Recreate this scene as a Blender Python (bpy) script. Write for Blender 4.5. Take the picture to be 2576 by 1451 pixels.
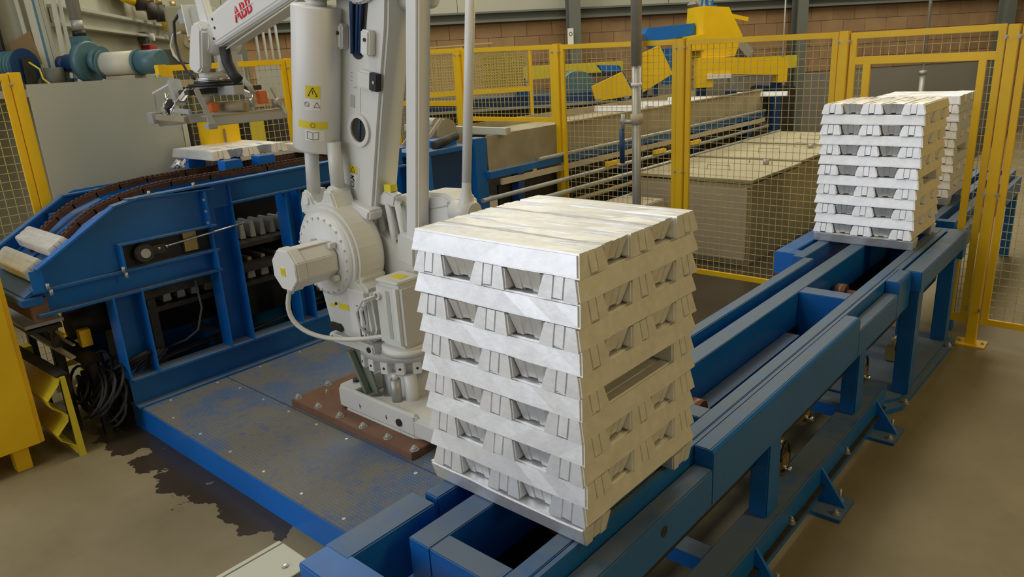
import bpy, bmesh, math, random
from mathutils import Vector, Matrix
random.seed(7)
S = bpy.context.scene
for o in list(bpy.data.objects): bpy.data.objects.remove(o)
COL = S.collection
PI = math.pi

# ------------------------------------------------------------------ camera
cam_d = bpy.data.cameras.new('camera'); cam = bpy.data.objects.new('camera', cam_d); COL.objects.link(cam)
right = Vector((0.75269247, 0.65612607, -0.05433813))
down = Vector((0.15861343, -0.2608212, -0.95226786))
fwd = Vector((-0.6389803, 0.70814609, -0.30038856))
m3 = Matrix((right, -down, -fwd)).transposed()
cam.matrix_world = Matrix.Translation((0, 0, 2.0)) @ m3.to_4x4()
cam_d.sensor_width = 36.0; cam_d.lens = 36.0 * 1846.1 / 2576
cam_d.clip_start = 0.05; cam_d.clip_end = 200
S.camera = cam

# ------------------------------------------------------------------ world, lamps, exposure
S.view_settings.view_transform = 'Standard'; S.view_settings.look = 'None'
S.view_settings.gamma = 1.0; S.view_settings.use_curve_mapping = False
S.view_settings.exposure = 0.10
W = bpy.data.worlds.new('world'); S.world = W; W.use_nodes = True
bg = W.node_tree.nodes['Background']; bg.inputs[0].default_value = (0.62, 0.55, 0.38, 1); bg.inputs[1].default_value = 0.36

def area(name, loc, target, sx, sy, power, color):
    l = bpy.data.lights.new(name, 'AREA'); l.shape = 'RECTANGLE'; l.size = sx; l.size_y = sy
    l.energy = power; l.color = color
    o = bpy.data.objects.new(name, l); COL.objects.link(o); o.location = loc
    o.rotation_euler = (Vector(target) - Vector(loc)).to_track_quat('-Z', 'Y').to_euler()
    return o
# daylight falling in through the big door behind the camera, and the roof's light bands
area('door_daylight', (-5.5, -5.0, 3.9), (-3.0, 3.0, 1.0), 9.0, 4.0, 280, (0.80, 0.87, 1.0))
area('rooflight', (-3.5, 2.5, 6.6), (-3.5, 2.5, 0), 1.6, 9.0, 135, (1.0, 0.93, 0.74))
area('rooflight', (-8.5, 8.0, 6.6), (-8.5, 8.0, 0), 1.6, 9.0, 330, (1.0, 0.95, 0.80))
area('rooflight', (-2.5, 12.0, 6.6), (-2.5, 12.0, 0), 1.6, 9.0, 300, (1.0, 0.93, 0.76))
area('warm_side_fill', (5.0, 4.0, 4.6), (-1.0, 3.0, 0.8), 1.2, 3.0, 95, (1.0, 0.72, 0.26))  # added off-frame fill that turns the right-hand faces warm yellow

# ------------------------------------------------------------------ materials
MATS = {}
def mat(name, col, rough=0.5, metal=0.0, var=0.0, vscale=8.0, bump=0.0, bscale=60.0, dust=None, spec=0.5, col2=None, c2scale=5.0, c2lo=0.5, c2hi=0.6):
    m = bpy.data.materials.new(name); m.use_nodes = True; nt = m.node_tree; N = nt.nodes; L = nt.links
    b = N['Principled BSDF']; b.inputs['Roughness'].default_value = rough; b.inputs['Metallic'].default_value = metal
    b.inputs['Specular IOR Level'].default_value = spec
    tc = N.new('ShaderNodeTexCoord'); geo = N.new('ShaderNodeNewGeometry')
    src = None
    rgb = N.new('ShaderNodeRGB'); rgb.outputs[0].default_value = (*col, 1); src = rgb.outputs[0]
    if col2:
        n = N.new('ShaderNodeTexNoise'); n.inputs['Scale'].default_value = c2scale; n.inputs['Detail'].default_value = 6; n.inputs['Roughness'].default_value = 0.7
        L.new(geo.outputs['Position'], n.inputs['Vector'])
        r = N.new('ShaderNodeMapRange'); r.inputs[1].default_value = c2lo; r.inputs[2].default_value = c2hi
        L.new(n.outputs['Fac'], r.inputs[0])
        mx = N.new('ShaderNodeMix'); mx.data_type = 'RGBA'; L.new(r.outputs[0], mx.inputs[0]); L.new(src, mx.inputs[6]); mx.inputs[7].default_value = (*col2, 1)
        src = mx.outputs[2]
    if var:
        n = N.new('ShaderNodeTexNoise'); n.inputs['Scale'].default_value = vscale; n.inputs['Detail'].default_value = 5
        L.new(geo.outputs['Position'], n.inputs['Vector'])
        r = N.new('ShaderNodeMapRange'); r.inputs[1].default_value = 0.3; r.inputs[2].default_value = 0.7
        r.inputs[3].default_value = 1 - var; r.inputs[4].default_value = 1 + var
        L.new(n.outputs['Fac'], r.inputs[0])
        mx = N.new('ShaderNodeMix'); mx.data_type = 'RGBA'; mx.blend_type = 'MULTIPLY'; mx.inputs[0].default_value = 1
        L.new(src, mx.inputs[6]); L.new(r.outputs[0], mx.inputs[7]); src = mx.outputs[2]
    if dust:
        dcol, amt = dust
        sp = N.new('ShaderNodeSeparateXYZ'); L.new(geo.outputs['Normal'], sp.inputs[0])
        r1 = N.new('ShaderNodeMapRange'); r1.inputs[1].default_value = 0.75; r1.inputs[2].default_value = 0.97; L.new(sp.outputs[2], r1.inputs[0])
        n = N.new('ShaderNodeTexNoise'); n.inputs['Scale'].default_value = 4.0; n.inputs['Detail'].default_value = 7; n.inputs['Roughness'].default_value = 0.7
        L.new(geo.outputs['Position'], n.inputs['Vector'])
        r2 = N.new('ShaderNodeMapRange'); r2.inputs[1].default_value = 0.34; r2.inputs[2].default_value = 0.52; r2.inputs[3].default_value = 0.45; L.new(n.outputs['Fac'], r2.inputs[0])
        mu = N.new('ShaderNodeMath'); mu.operation = 'MULTIPLY'; L.new(r1.outputs[0], mu.inputs[0]); L.new(r2.outputs[0], mu.inputs[1])
        mu2 = N.new('ShaderNodeMath'); mu2.operation = 'MULTIPLY'; L.new(mu.outputs[0], mu2.inputs[0]); mu2.inputs[1].default_value = amt
        mx = N.new('ShaderNodeMix'); mx.data_type = 'RGBA'; L.new(mu2.outputs[0], mx.inputs[0]); L.new(src, mx.inputs[6]); mx.inputs[7].default_value = (*dcol, 1)
        src = mx.outputs[2]
        r3 = N.new('ShaderNodeMapRange'); r3.inputs[3].default_value = rough; r3.inputs[4].default_value = 0.75; L.new(mu2.outputs[0], r3.inputs[0]); L.new(r3.outputs[0], b.inputs['Roughness'])
    L.new(src, b.inputs['Base Color'])
    if bump:
        n = N.new('ShaderNodeTexNoise'); n.inputs['Scale'].default_value = bscale; n.inputs['Detail'].default_value = 4
        L.new(tc.outputs['Object'], n.inputs['Vector'])
        bp = N.new('ShaderNodeBump'); bp.inputs['Strength'].default_value = bump; bp.inputs['Distance'].default_value = 0.004
        L.new(n.outputs['Fac'], bp.inputs['Height']); L.new(bp.outputs[0], b.inputs['Normal'])
    MATS[name] = m
    return m
DUST = (0.150, 0.195, 0.260)
mat('blue', (0.006, 0.125, 0.42), 0.34, var=0.12, vscale=3, dust=(DUST, 0.92))
mat('blue_clean', (0.005, 0.155, 0.58), 0.3, var=0.1, vscale=3, dust=(DUST, 0.35))
mat('teal', (0.075, 0.165, 0.205), 0.4, var=0.1, dust=(DUST, 0.3))
mat('navy', (0.01, 0.05, 0.16), 0.4, dust=(DUST, 0.3))
mat("yellow", (0.90, 0.57, 0.006), 0.42, var=0.05, vscale=4)
mat('guard_yellow', (0.68, 0.55, 0.03), 0.45, var=0.06)
mat('wire_yellow', (0.62, 0.50, 0.19), 0.5)
mat('galv', (0.45, 0.45, 0.43), 0.48, metal=0.55, var=0.1, vscale=10)
mat('chrome', (0.75, 0.75, 0.75), 0.2, metal=1.0)
mat('alu', (0.88, 0.88, 0.88), 0.46, metal=0.66, var=0.06, vscale=30, bump=0.10, bscale=70)
mat('alu_frame', (0.52, 0.53, 0.53), 0.42, metal=0.5)
mat('robot', (0.72, 0.72, 0.68), 0.38, var=0.02, vscale=3)
mat('robot_white', (0.80, 0.80, 0.78), 0.35)
mat('port', (0.03, 0.02, 0.015), 0.6)
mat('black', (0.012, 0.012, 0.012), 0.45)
mat('rubber', (0.02, 0.02, 0.022), 0.6)
mat('dark_steel', (0.05, 0.045, 0.04), 0.55, metal=0.3, var=0.3, vscale=12)
mat('rust', (0.085, 0.035, 0.018), 0.7, var=0.3, vscale=25)
mat('rust_plate', (0.205, 0.105, 0.062), 0.6, var=0.15, vscale=5, bump=0.1, bscale=40)
mat('copper', (0.30, 0.14, 0.08), 0.45, metal=0.3, var=0.2, vscale=12)
mat('cream', (0.60, 0.60, 0.50), 0.5)
mat('panel_grey', (0.47, 0.48, 0.41), 0.5, var=0.03, vscale=1.5)
mat('bunker', (0.42, 0.37, 0.235), 0.7, var=0.1, vscale=3, dust=((0.50, 0.46, 0.32), 0.7))
mat('bunker_pale', (0.52, 0.46, 0.36), 0.7, var=0.1, vscale=3)
mat('tan_steel', (0.36, 0.31, 0.205), 0.6, var=0.18, vscale=4)
mat('clad', (0.44, 0.44, 0.36), 0.6, var=0.03, vscale=1)
mat('steelwork', (0.15, 0.165, 0.145), 0.6)
mat('block_a', (0.335, 0.21, 0.11), 0.85, var=0.10, vscale=4, bump=0.3)
mat('block_b', (0.305, 0.185, 0.095), 0.85, var=0.10, vscale=4, bump=0.3)
mat('block_c', (0.37, 0.235, 0.12), 0.85, var=0.10, vscale=4, bump=0.3)
mat('mortar', (0.25, 0.16, 0.09), 0.9)
mat('lower_wall', (0.25, 0.235, 0.195), 0.8, var=0.06, vscale=1)
mat('red', (0.55, 0.02, 0.03), 0.4)
mat('logo_red', (0.75, 0.012, 0.03), 0.5)
mat('white', (0.85, 0.85, 0.85), 0.5)
mat('label_yellow', (0.80, 0.66, 0.03), 0.5)
mat('orange', (0.70, 0.18, 0.05), 0.5)
mat('hose_blue', (0.06, 0.20, 0.30), 0.5)
mat('green_plate', (0.26, 0.29, 0.22), 0.5, metal=0.2)
mat('brass', (0.45, 0.33, 0.13), 0.4, metal=0.8)
mat('ceiling', (0.5, 0.5, 0.46), 0.8)
mat('wood', (0.30, 0.2, 0.1), 0.7)

# concrete floor with a puddle creeping out from under the platform edge
def floor_mat():
    m = bpy.data.materials.new('concrete'); m.use_nodes = True; nt = m.node_tree; N = nt.nodes; L = nt.links; b = N['Principled BSDF']
    geo = N.new('ShaderNodeNewGeometry')
    def noise(sc, det=6, ro=0.6):
        n = N.new('ShaderNodeTexNoise'); n.inputs['Scale'].default_value = sc; n.inputs['Detail'].default_value = det; n.inputs['Roughness'].default_value = ro
        L.new(geo.outputs['Position'], n.inputs['Vector']); return n.outputs['Fac']
    def mr(x, a, c, d=0., e=1.):
        r = N.new('ShaderNodeMapRange'); r.inputs[1].default_value = a; r.inputs[2].default_value = c; r.inputs[3].default_value = d; r.inputs[4].default_value = e
        L.new(x, r.inputs[0]); return r.outputs[0]
    def mul(a, c, op='MULTIPLY'):
        q = N.new('ShaderNodeMath'); q.operation = op
        for i, v in enumerate((a, c)):
            if isinstance(v, (int, float)): q.inputs[i].default_value = v
            else: L.new(v, q.inputs[i])
        return q.outputs[0]
    def mix(f, a, c):
        x = N.new('ShaderNodeMix'); x.data_type = 'RGBA'; L.new(f, x.inputs[0])
        for i, v in ((6, a), (7, c)):
            if isinstance(v, tuple): x.inputs[i].default_value = (*v, 1)
            else: L.new(v, x.inputs[i])
        return x.outputs[2]
    c = mix(mr(noise(1.3), .35, .65), (0.225, 0.182, 0.098), (0.29, 0.242, 0.142))
    c = mix(mr(noise(9, 8, .7), .55, .8, 0, .35), c, (0.15, 0.125, 0.085))
    sp = N.new('ShaderNodeSeparateXYZ'); L.new(geo.outputs['Position'], sp.inputs[0])
    x, y = sp.outputs[0], sp.outputs[1]
    n1 = noise(4.6, 5, .55)
    # wet where y + wobble > edge; limited along x
    t = mul(mul(n1, -0.5, 'ADD'), 0.95)
    yy = mul(y, t, 'ADD')
    wx = mul(mr(x, -4.9, -4.3, 0.12, 0.0), mr(x, -2.95, -2.5, 0.0, 0.32), 'ADD')
    yy = mul(yy, wx, 'SUBTRACT')
    wet = mr(yy, 1.235, 1.245)
    wet = mul(wet, mr(x, -2.35, -2.3, 1, 0)); wet = mul(wet, mr(x, -5.6, -5.5))
    c2 = mix(wet, c, (0.055, 0.042, 0.028))
    L.new(c2, b.inputs['Base Color'])
    L.new(mr(wet, 0, 1, 0.62, 0.22), b.inputs['Roughness'])
    bp = N.new('ShaderNodeBump'); bp.inputs['Strength'].default_value = 0.15; bp.inputs['Distance'].default_value = 0.003
    L.new(noise(60, 3), bp.inputs['Height']); L.new(bp.outputs[0], b.inputs['Normal'])
    MATS['concrete'] = m
floor_mat()
def tread_mat():
    m = bpy.data.materials.new('tread_plate'); m.use_nodes = True; nt = m.node_tree; N = nt.nodes; L = nt.links; b = N['Principled BSDF']
    geo = N.new('ShaderNodeNewGeometry')
    def noise(sc, det=6):
        n = N.new('ShaderNodeTexNoise'); n.inputs['Scale'].default_value = sc; n.inputs['Detail'].default_value = det; n.inputs['Roughness'].default_value = .7
        L.new(geo.outputs['Position'], n.inputs['Vector']); return n.outputs['Fac']
    def mr(x, a, c, d=0., e=1.):
        r = N.new('ShaderNodeMapRange'); r.inputs[1].default_value = a; r.inputs[2].default_value = c; r.inputs[3].default_value = d; r.inputs[4].default_value = e
        L.new(x, r.inputs[0]); return r.outputs[0]
    # raised tread lozenges: two crossed wave products
    mp = N.new('ShaderNodeMapping'); mp.inputs['Rotation'].default_value = (0, 0, PI / 4); L.new(geo.outputs['Position'], mp.inputs['Vector'])
    sp = N.new('ShaderNodeSeparateXYZ'); L.new(mp.outputs[0], sp.inputs[0])
    def sn(v, k):
        q = N.new('ShaderNodeMath'); q.operation = 'MULTIPLY'; L.new(v, q.inputs[0]); q.inputs[1].default_value = k
        s = N.new('ShaderNodeMath'); s.operation = 'SINE'; L.new(q.outputs[0], s.inputs[0]); return s.outputs[0]
    q = N.new('ShaderNodeMath'); q.operation = 'MULTIPLY'; L.new(sn(sp.outputs[0], 240), q.inputs[0]); L.new(sn(sp.outputs[1], 240), q.inputs[1])
    tread = mr(q.outputs[0], 0.15, 0.5)
    mx = N.new('ShaderNodeMix'); mx.data_type = 'RGBA'; L.new(mr(noise(2.2, 8), .46, .60), mx.inputs[0])
    mx.inputs[6].default_value = (0.175, 0.170, 0.155, 1); mx.inputs[7].default_value = (0.085, 0.145, 0.27, 1)
    mx1 = N.new('ShaderNodeMix'); mx1.data_type = 'RGBA'; L.new(mr(noise(18, 6), .55, .66, 0, .55), mx1.inputs[0])
    L.new(mx.outputs[2], mx1.inputs[6]); mx1.inputs[7].default_value = (0.03, 0.10, 0.33, 1)
    mx2 = N.new('ShaderNodeMix'); mx2.data_type = 'RGBA'; L.new(mr(tread, 0, 1, 0, .35), mx2.inputs[0]); L.new(mx1.outputs[2], mx2.inputs[6]); mx2.inputs[7].default_value = (0.28, 0.28, 0.28, 1)
    L.new(mx2.outputs[2], b.inputs['Base Color']); b.inputs['Roughness'].default_value = 0.5
    bp = N.new('ShaderNodeBump'); bp.inputs['Strength'].default_value = 0.5; bp.inputs['Distance'].default_value = 0.003
    L.new(tread, bp.inputs['Height']); L.new(bp.outputs[0], b.inputs['Normal'])
    MATS['tread_plate'] = m
tread_mat()

# ------------------------------------------------------------------ mesh helpers
STUFF = {'clamp_bolts', 'anchor_bolts', 'beam_bolts', 'plate_screws', 'foundry_mark', 'ring_lugs', 'lug_holes', 'fork_holes', 'cover_bolts', 'housing_ribs', 'cable', 'motor_lugs', 'label_symbols', 'cable_bundle', 'casting_seam', 'crank_seam', 'angle_scale', 'logo_cuts', 'arm_screws', 'bolts', 'rod_nut', 'hinges', 'flange_bolts'}
class MB:
    def __init__(s): s.v = []; s.f = []; s.sm = set()
    def add(s, vs, fs, smooth=False):
        o = len(s.v); s.v += [tuple(v) for v in vs]
        for f in fs:
            if smooth: s.sm.add(len(s.f))
            s.f.append([o + i for i in f])
        return s
    def box(s, x0, x1, y0, y1, z0, z1):
        return s.add([(x0,y0,z0),(x1,y0,z0),(x1,y1,z0),(x0,y1,z0),(x0,y0,z1),(x1,y0,z1),(x1,y1,z1),(x0,y1,z1)],
                     [(0,3,2,1),(4,5,6,7),(0,1,5,4),(1,2,6,5),(2,3,7,6),(3,0,4,7)])
    def obox(s, c, size, ax):   # ax: three unit axes
        c = Vector(c); a = [Vector(q) * (d / 2) for q, d in zip(ax, size)]
        vs = [c + a[0]*i + a[1]*j + a[2]*k for k in (-1, 1) for i, j in ((-1,-1),(1,-1),(1,1),(-1,1))]
        return s.add(vs, [(0,3,2,1),(4,5,6,7),(0,1,5,4),(1,2,6,5),(2,3,7,6),(3,0,4,7)])
    def bar(s, p0, p1, w, h, up=(0,0,1)):
        p0 = Vector(p0); p1 = Vector(p1); d = (p1 - p0); L = d.length; d.normalize(); up = Vector(up)
        sd = d.cross(up)
        if sd.length < 1e-4: sd = d.cross(Vector((0, 1, 0)))
        sd.normalize(); u = sd.cross(d)
        return s.obox((p0 + p1) / 2, (L, w, h), (d, sd, u))
    def cyl(s, p0, p1, r, n=20, r2=None, cap=True):
        p0 = Vector(p0); p1 = Vector(p1); d = (p1 - p0).normalized(); r2 = r if r2 is None else r2
        a = d.cross(Vector((0, 0, 1)))
        if a.length < 1e-3: a = Vector((1, 0, 0))
        a.normalize(); b = d.cross(a)
        vs = []
        for p, rr in ((p0, r), (p1, r2)):
            for i in range(n):
                t = 2*PI*i/n; vs.append(p + a*math.cos(t)*rr + b*math.sin(t)*rr)
        s.add(vs, [(i, (i+1) % n, n+(i+1) % n, n+i) for i in range(n)], True)
        if cap: s.add(vs, [tuple(range(n))[::-1], tuple(range(n, 2*n))])
        return s
    def ring(s, p0, p1, ro, ri, n=28):
        p0 = Vector(p0); p1 = Vector(p1); d = (p1 - p0).normalized()
        a = d.cross(Vector((0, 0, 1)))
        if a.length < 1e-3: a = Vector((1, 0, 0))
        a.normalize(); b = d.cross(a); vs = []
        for p in (p0, p1):
            for rr in (ro, ri):
                for i in range(n):
                    t = 2*PI*i/n; vs.append(p + a*math.cos(t)*rr + b*math.sin(t)*rr)
        f = []
        for i in range(n):
            j = (i+1) % n
            f += [(i, j, 2*n+j, 2*n+i), (n+j, n+i, 3*n+i, 3*n+j), (j, i, n+i, n+j), (2*n+i, 2*n+j, 3*n+j, 3*n+i)]
        return s.add(vs, f)
    def tube(s, pts, r, n=8):
        pts = [Vector(p) for p in pts]; rings = []
        prev = None
        for k, p in enumerate(pts):
            d = (pts[min(k+1, len(pts)-1)] - pts[max(k-1, 0)]).normalized()
            if prev is None:
                a = d.cross(Vector((0, 0, 1)))
                if a.length < 1e-3: a = Vector((1, 0, 0))
            else: a = prev - d * prev.dot(d)
            a.normalize(); prev = a; b = d.cross(a)
            rings.append([p + a*math.cos(2*PI*i/n)*r + b*math.sin(2*PI*i/n)*r for i in range(n)])
        vs = [v for q in rings for v in q]; f = []
        for k in range(len(pts)-1):
            for i in range(n): f.append((k*n+i, k*n+(i+1) % n, (k+1)*n+(i+1) % n, (k+1)*n+i))
        s.add(vs, f, True); s.add(rings[0], [tuple(range(n))[::-1]]); s.add(rings[-1], [tuple(range(n))])
        return s
    def prism(s, poly, axis, a, b):   # poly 2-D extruded along world axis 'x','y','z'
        def P(u, v, w): return {'x': (w, u, v), 'y': (u, w, v), 'z': (u, v, w)}[axis]
        n = len(poly); vs = [P(u, v, a) for u, v in poly] + [P(u, v, b) for u, v in poly]
        return s.add(vs, [tuple(range(n))[::-1], tuple(range(n, 2*n))] + [(i, (i+1) % n, n+(i+1) % n, n+i) for i in range(n)])
    def oprism(s, poly, o, ax, ay, an, t):  # poly in plane (ax, ay) at origin o, thickness t along an
        o = Vector(o); ax = Vector(ax); ay = Vector(ay); an = Vector(an); n = len(poly)
        vs = [o + ax*u + ay*v for u, v in poly]; vs += [v + an*t for v in vs]
        return s.add(vs, [tuple(range(n))[::-1], tuple(range(n, 2*n))] + [(i, (i+1) % n, n+(i+1) % n, n+i) for i in range(n)])
    def lathe(s, prof, c, axis=(0,0,1), n=32):
        d = Vector(axis).normalized(); c = Vector(c)
        a = d.cross(Vector((0, 0, 1)))
        if a.length < 1e-3: a = Vector((1, 0, 0))
        a.normalize(); b = d.cross(a); vs = []
        for r, h in prof:
            for i in range(n):
                t = 2*PI*i/n; vs.append(c + d*h + a*math.cos(t)*r + b*math.sin(t)*r)
        f = []
        for k in range(len(prof)-1):
            for i in range(n): f.append((k*n+i, k*n+(i+1) % n, (k+1)*n+(i+1) % n, (k+1)*n+i))
        s.add(vs, f, True)
        return s
    def mesh(s, name, m, loc=(0, 0, 0), bev=0, norm=True):
        me = bpy.data.meshes.new(name); l = Vector(loc)
        me.from_pydata([tuple(Vector(v) - l) for v in s.v], [], s.f)
        for i in s.sm: me.polygons[i].use_smooth = True
        if norm:
            bm = bmesh.new(); bm.from_mesh(me)
            bmesh.ops.remove_doubles(bm, verts=bm.verts, dist=1e-6)
            bmesh.ops.recalc_face_normals(bm, faces=bm.faces)
            if bev:
                es = [e for e in bm.edges if len(e.link_faces) == 2 and e.calc_face_angle(0) > 0.6]
                bmesh.ops.bevel(bm, geom=es, offset=bev, segments=2, affect='EDGES', clamp_overlap=True)
            bm.to_mesh(me); bm.free()
        me.materials.append(MATS[m] if isinstance(m, str) else m)
        return me
    def build(s, name, m, parent=None, bev=0, kind=None, label=None):
        base = Vector((0, 0, 0)); p = parent
        while p is not None: base += Vector(p.location); p = p.parent   # parents carry no rotation
        if parent is None:
            xs = [v[0] for v in s.v]; ys = [v[1] for v in s.v]; zs = [v[2] for v in s.v]
            base = Vector(((min(xs)+max(xs))/2, (min(ys)+max(ys))/2, min(zs)))
        o = bpy.data.objects.new(name, s.mesh(name, m, base, bev)); COL.objects.link(o)
        if parent is not None:
            o.parent = parent; j = random.Random(len(s.v)*31 + len(bpy.data.objects)); o.location = [j.uniform(-.0003, .0003) for _ in range(3)]
        else: o.location = base
        if kind is None and name in STUFF: kind = 'stuff'
        if kind: o['kind'] = kind
        if label: o['label'] = label
        return o
def thing(name, label, cat, loc, group=None):
    o = bpy.data.objects.new(name, None); COL.objects.link(o); o.location = loc; o.empty_display_size = 0.1
    o['label'] = label; o['category'] = cat
    if group: o['group'] = group
    return o
def tag(o, label, cat, group=None):
    o['label'] = label; o['category'] = cat
    if group: o['group'] = group
    return o
def B(*a): return MB().box(*a)
def copy_tree(o, parent=None):
    c = o.copy(); COL.objects.link(c)
    if parent is not None: c.parent = parent
    for ch in list(o.children): copy_tree(ch, c)
    return c
def hexbolt(mb, p, r=0.012, h=0.012, axis='z', s=1):
    p = Vector(p); d = {'z': Vector((0,0,1)), 'x': Vector((1,0,0)), 'y': Vector((0,1,0))}[axis] * s
    mb.cyl(p, p + d*0.003, r*1.5, 12); mb.cyl(p, p + d*h, r, 6); mb.cyl(p, p + d*(h*1.5), r*0.5, 8)

# ------------------------------------------------------------------ building (turned against the line)
A = Vector((-0.788, 0.616, 0)); Bv = Vector((0.616, 0.788, 0)); UP = Vector((0, 0, 1)); C0 = Vector((0, 0, 0))
def AB(a, b, z=0): return C0 + A*a + Bv*b + UP*z
fl = MB().obox(AB(3.5, 4.5, -0.05), (24, 24, 0.1), (A, Bv, UP)).build('floor', 'concrete'); fl['kind'] = 'structure'
wb = MB()
wb.obox(AB(13.32, 4.5, 0.71), (0.24, 22, 1.42), (A, Bv, UP)); wall_back = wb.build('wall_back', 'lower_wall'); wall_back['kind'] = 'structure'
MB().obox(AB(13.33, 4.5, 2.0), (0.20, 22, 1.17), (A, Bv, UP)).build('mortar_bed', 'mortar', wall_back)
# terracotta blocks, 5 courses
bl = []
for k, mm in enumerate(('block_a', 'block_b', 'block_c')):
    me = MB().obox((0, 0, 0), (0.05, 0.445, 0.2225), (A, Bv, UP)).mesh('brick', mm, bev=0.003); bl.append(me)
wloc = Vector(wall_back.location)
for r in range(5):
    for c in range(44):
        b = -4.6 + c*0.45 + (0.225 if r % 2 else 0)
        o = bpy.data.objects.new('brick', bl[random.choice((0, 0, 1, 2))]); COL.objects.link(o); o.parent = wall_back
        o.location = AB(13.215 + random.uniform(-.002, .002), b, 1.42 + 0.1165 + r*0.2265) - wloc
# girder + cladding + stanchions
g = MB(); g.obox(AB(13.13, 4.5, 2.60), (0.10, 22, 0.04), (A, Bv, UP)); g.obox(AB(13.13, 4.5, 2.74), (0.10, 22, 0.03), (A, Bv, UP)); g.obox(AB(13.2, 4.5, 2.67), (0.04, 22, 0.12), (A, Bv, UP))
t = g.build('trim_1', 'steelwork'); t['kind'] = 'structure'
cl = thing('trim_2', '', '', AB(13.3, 4.5, 2.76)); del cl['label'], cl['category']; cl['kind'] = 'structure'
for i in range(12):
    MB().obox(AB(13.28, -5 + i*1.9, 4.88), (0.06, 1.885, 4.24), (A, Bv, UP)).build('cladding_panel', 'clad', cl)
for i, b in enumerate((0.72, 3.60, 7.85, 12.2)):
    s_ = MB(); s_.obox(AB(13.05, b, 3.5), (0.02, 0.2, 7.0), (A, Bv, UP)); s_.obox(AB(12.85, b, 3.5), (0.02, 0.2, 7.0), (A, Bv, UP)); s_.obox(AB(12.95, b, 3.5), (0.2, 0.012, 7.0), (A, Bv, UP))
    tag(s_.build('steel_column', 'steelwork'), ['grey-green steel column on the back wall, between the robot arm and the tall white bar', 'grey-green steel column on the back wall carrying the small white sign',
        'grey-green steel column on the back wall, just past the yellow hood', 'grey-green steel column at the far end of the back wall'][i], 'column')
# left wall (receding) and roof, right wall, front wall with the open door
lw = MB().obox(AB(10.5, -2.77, 3.5), (5.8, 0.1, 7), (A, Bv, UP)).obox(AB(7.62, -3.3, 3.5), (.1, 1.1, 7), (A, Bv, UP)).obox(AB(6.9, -3.85, 3.5), (1.5, .1, 7), (A, Bv, UP)).build('wall_left', 'clad'); lw['kind'] = 'structure'
t = MB().obox(AB(10.45, -2.66, 2.66), (5.6, 0.12, 0.03), (A, Bv, UP)).obox(AB(10.45, -2.66, 2.50), (5.6, 0.12, 0.03), (A, Bv, UP)).obox(AB(10.45, -2.70, 2.58), (5.6, 0.02, 0.14), (A, Bv, UP)).build('trim_3', 'panel_grey'); t['kind'] = 'structure'
c_ = MB().obox(AB(3.5, 4.5, 7.05), (24, 24, 0.1), (A, Bv, UP)).build('ceiling', 'ceiling'); c_['kind'] = 'structure'
rw = MB().obox(AB(3.5, 15.6, 3.5), (20, 0.2, 7), (A, Bv, UP)).build('wall_right', 'tan_steel'); rw['kind'] = 'structure'

# ------------------------------------------------------------------ safety fence
def wires(mb, p0, p1, z0, z1, pitch=0.05, w=0.0031):
    p0 = Vector(p0); p1 = Vector(p1); d = p1 - p0; L = d.length; d.normalize()
    n = int(L / pitch)
    for i in range(1, n):
        q = p0 + d*(L*i/n); mb.bar((q.x, q.y, z0), (q.x, q.y, z1), w, w, up=(d.x, d.y, 0))
    n = int((z1-z0) / pitch)
    for i in range(1, n):
        z = z0 + (z1-z0)*i/n; mb.bar((p0.x, p0.y, z), (p1.x, p1.y, z), w, w)
def fence_post(x, y, h, label, z0=0, group=None):
    p = thing('fence_post', label, 'post', (x, y, z0), group)
    B(x-.03, x+.03, y-.03, y+.03, z0+.01, h).build('post_tube', 'yellow', p, bev=.003)
    B(x-.09, x+.09, y-.07, y+.07, z0, z0+.012).build('base_plate', 'yellow', p, bev=.002)
    k = MB()
    for dx in (-.07, .07): hexbolt(k, (x+dx, y, z0+.012), .009, .01)
    k.build('anchor_bolts', 'galv', p)
    b_ = MB()
    for z in (h-.07, (h+z0)/2, z0+.25):
        hexbolt(b_, (x-.034, y-.03, z), .008, .01, 'y', -1); hexbolt(b_, (x+.034, y-.03, z), .008, .01, 'y', -1)
    b_.build('clamp_bolts', 'galv', p)
    return p
def fence_panel(p0, p1, z0, z1a, z1b, label, midrail=None, parent_name='mesh_fence'):
    p0 = Vector((*p0, 0)); p1 = Vector((*p1, 0)); d = (p1-p0).normalized(); L = (p1-p0).length
    z1 = (z1a+z1b)/2
    t = thing(parent_name, label, 'fence panel', ((p0.x+p1.x)/2, (p0.y+p1.y)/2, z0))
    def P(q, z): return (q.x, q.y, z)
    MB().bar(P(p0, z1a-.02), P(p1, z1b-.02), .025, .04).build('top_rail', 'yellow', t, bev=.002)
    MB().bar(P(p0, z0+.02), P(p1, z0+.02), .025, .04).build('bottom_rail', 'yellow', t, bev=.002)
    MB().bar(P(p0+d*.02, z0+.02), P(p0+d*.02, z1a-.02), .025, .04, up=d).build('stile', 'yellow', t, bev=.002)
    MB().bar(P(p1-d*.02, z0+.02), P(p1-d*.02, z1b-.02), .025, .04, up=d).build('stile', 'yellow', t, bev=.002)
    if midrail: MB().bar(P(p0, midrail), P(p1, midrail), .022, .05).build('middle_rail', 'yellow', t, bev=.002)
    m = MB(); off = Vector((-d.y, d.x, 0)) * .010
    wires(m, p0+d*.02+off, p1-d*.02+off, z0+.02, z1-.02)
    m.build('wire_mesh', 'wire_yellow', t, kind='stuff')
    return t
FY = 5.41
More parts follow.
